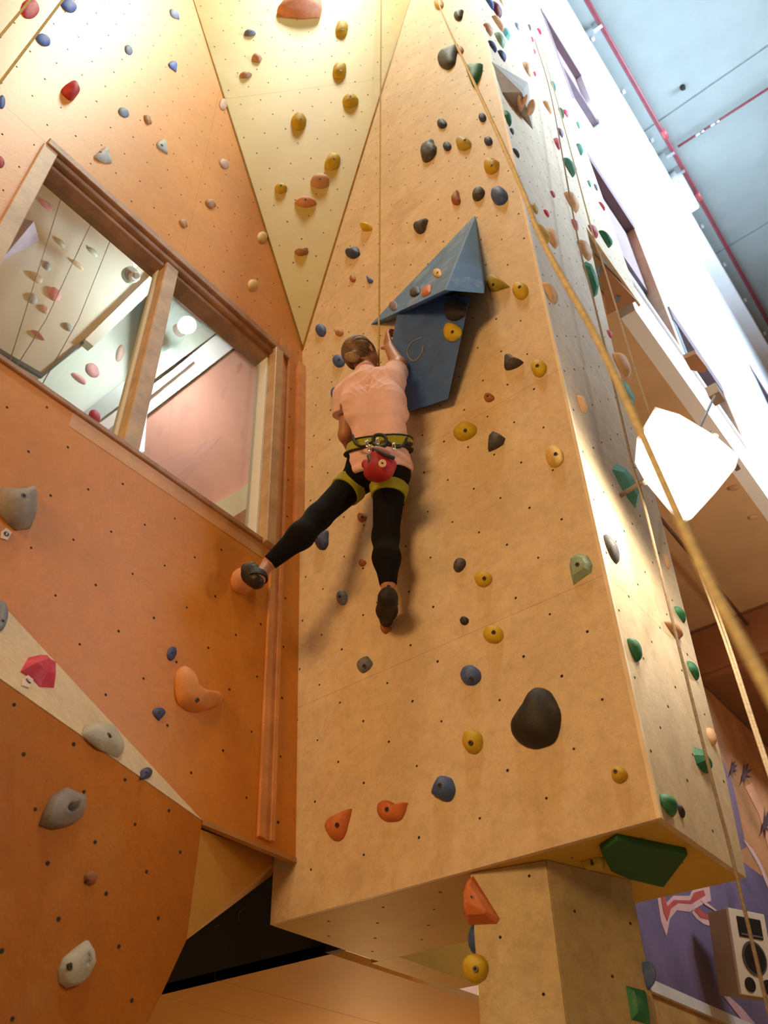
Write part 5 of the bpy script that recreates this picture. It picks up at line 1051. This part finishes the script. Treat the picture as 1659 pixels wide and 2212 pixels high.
# haul patch and gear loops
lowb = lambda u, v, e=0.0: hit(u, v, J['waist']+BKD*(.100+e*.6), BKD)
q = tube('gear_loop', spline([lowb(762, 940), lowb(768, 958, .02), lowb(785, 964, .025), lowb(803, 955, .02)], 5), .006, BK); wpart(q)
q = tube('gear_loop', spline([lowb(840, 955, .02), lowb(858, 966, .02), lowb(872, 960), lowb(879, 945)], 5), .006, BK); wpart(q)
q = tube('haul_loop', spline([lowb(806, 958, .02), lowb(808, 943, .025), lowb(820, 939, .028), lowb(832, 944, .025), lowb(834, 960, .02), lowb(820, 966, .03), lowb(806, 958, .02)], 4), .008, BK); wpart(q)
q = tube('strap_tail', [hY(876, 955, J['waist'][1]+.02), hY(888, 960, J['waist'][1]+.02)], .010, BK); wpart(q)
q = tube('rope_knot', spline([hY(822, 940, 2.07), hY(815, 955, 2.09), hY(826, 965, 2.08), hY(822, 975, 2.07)], 4), .016, ROPEY); wpart(q)
for (u, v) in ((792, 958), (797, 968), (850, 964), (815, 953)):
    q = tube('carabiner', spline([lowb(u-2, v-6, .03), lowb(u+2, v-5, .034), lowb(u+3, v+5, .034), lowb(u-1, v+6, .03), lowb(u-2, v-6, .03)], 4), .0035, mat('carabiner_steel', (.8, .8, .8), .25, .02, 20, metal=1.0)); wpart(q)
# --- climbing shoes
SHO = mat('shoe_black', (0.013, 0.012, 0.011), 0.7, 0.25, 25, 0.3, 200, stain=((0.10, 0.085, 0.06), 18, 0.6)); RUB = mat('shoe_rubber', (0.012, 0.012, 0.013), 0.5, 0.1, 30)
for s in 'rl':
    T = SDF(np.minimum(J[s+'ank'], J[s+'toe'])-.09, np.maximum(J[s+'ank'], J[s+'toe'])+.09, .0035)
    up_ = unit(J[s+'ank']-J[s+'heel']); md = J[s+'heel']*.45+J[s+'toe']*.55
    T.cone(J[s+'heel']+up_*.016, J[s+'heel']-up_*.004, .034, .036, .015); T.cone(J[s+'heel'], md, .036, .040, .015); T.cone(md, J[s+'toe'], .040, .026, .015)
    o = sobj('climbing_shoe', T, SHO, person, 1); tag(o, 'black climbing shoe')
    T = SDF(np.minimum(J[s+'heel'], J[s+'toe'])-.09, np.maximum(J[s+'heel'], J[s+'toe'])+.09, .0035); T.cone(J[s+'heel']-up_*.006, md-up_*.010, .035, .041, .012); T.cone(md-up_*.010, J[s+'toe']-up_*.003, .041, .028, .012)
    T.cut(J[s+'heel']-up_*.010, up_)
    r_ = sobj('sole', T, RUB, None, 1); r_.parent = o; r_.location = Vector((0, 0, 0))-Vector(o.location)-Vector(person.location)
    for k in (.3, .55):
        c = J[s+'heel']*(1-k)+J[s+'toe']*k+up_*.012; side = unit(np.cross(up_, J[s+'toe']-J[s+'heel'])); toC = unit(CAM-c)
        q = tube('strap', spline([c+side*.038, c+side*.028+up_*.024, c+up_*.034, c-side*.028+up_*.024, c-side*.038], 4), .006, mat('strap_grey', (.20, .16, .11), .7)); q.parent = o; q.location = Vector(q.location)-Vector(o.location)-Vector(person.location)
    q = tube('pull_tab', [J[s+'heel']+up_*.03+unit(J[s+'heel']-J[s+'toe'])*.030, J[s+'heel']+up_*.052+unit(J[s+'heel']-J[s+'toe'])*.034], .008, BK); q.parent = o; q.location = Vector(q.location)-Vector(o.location)-Vector(person.location)
# ------------------------------------------------------------------ chalk bag hanging from the harness
yc = J['pelvis'][1]-.145
cb = empty('chalk_bag', hY(818, 1015, yc), 'red chalk bag with a round badge hanging at the climber\'s back', 'chalk bag')
REDB = mat('chalk_bag_red', (0.36, 0.012, 0.022), 0.7, 0.15, 20, 0.3, 200)
T = SDF(hY(818, 1000, yc)-.13, hY(818, 1000, yc)+.13, .004)
T.cone(hY(806, 1018, yc+.02), hY(830, 1016, yc+.02), .040, .040, .03); T.cone(hY(822, 990, yc+.015), hY(818, 1015, yc+.02), .040, .048, .02); T.cone(hY(792, 1003, yc+.02), hY(812, 1010, yc+.02), .022, .03, .02); T.cone(hY(845, 1003, yc+.025), hY(828, 1010, yc+.02), .022, .03, .02); T.cone(hY(812, 982, yc+.02), hY(838, 992, yc+.02), .022, .022, .02)
q = sobj('pouch', T, REDB, cb, 1)
q = tube('rim', spline([hY(806, 970, yc-.005), hY(820, 976, yc-.022), hY(838, 985, yc-.022), hY(852, 990, yc+.0)], 5), .008, BK); part(q, cb)
q = tube('lining', spline([hY(812, 968, yc+.0), hY(828, 972, yc-.01), hY(844, 980, yc+.0)], 4), .010, mat('chalk_lining', (.45, .22, .30), .8)); part(q, cb)
bp_ = hY(826, 1001, yc-.030); bd = unit(CAM-bp_+V(0, 0, .8))
disc(bp_, bd, .0155, .005, mat('badge_cream', (.66, .50, .34), .5), 'badge', cb); disc(bp_+bd*.005, bd, .004, .0015, BK, 'badge_centre', cb)
q = tube('brush_loop', spline([hY(797, 985, yc-.01), hY(800, 998, yc-.02), hY(797, 1010, yc-.01)], 4), .010, mat('brush_dark', (.05, .03, .02), .7)); part(q, cb)
q = tube('closure_cord', spline([hY(812, 964, yc+.0), hY(805, 973, yc-.01), hY(800, 966, yc+.01)], 4), .004, mat('cord_purple', (.20, .03, .10), .7)); part(q, cb)
q = tube('hanging_strap', spline([hY(820, 964, yb-.02), hY(819, 972, yc-.005), hY(820, 982, yc-.015)], 4), .006, BK); part(q, cb)
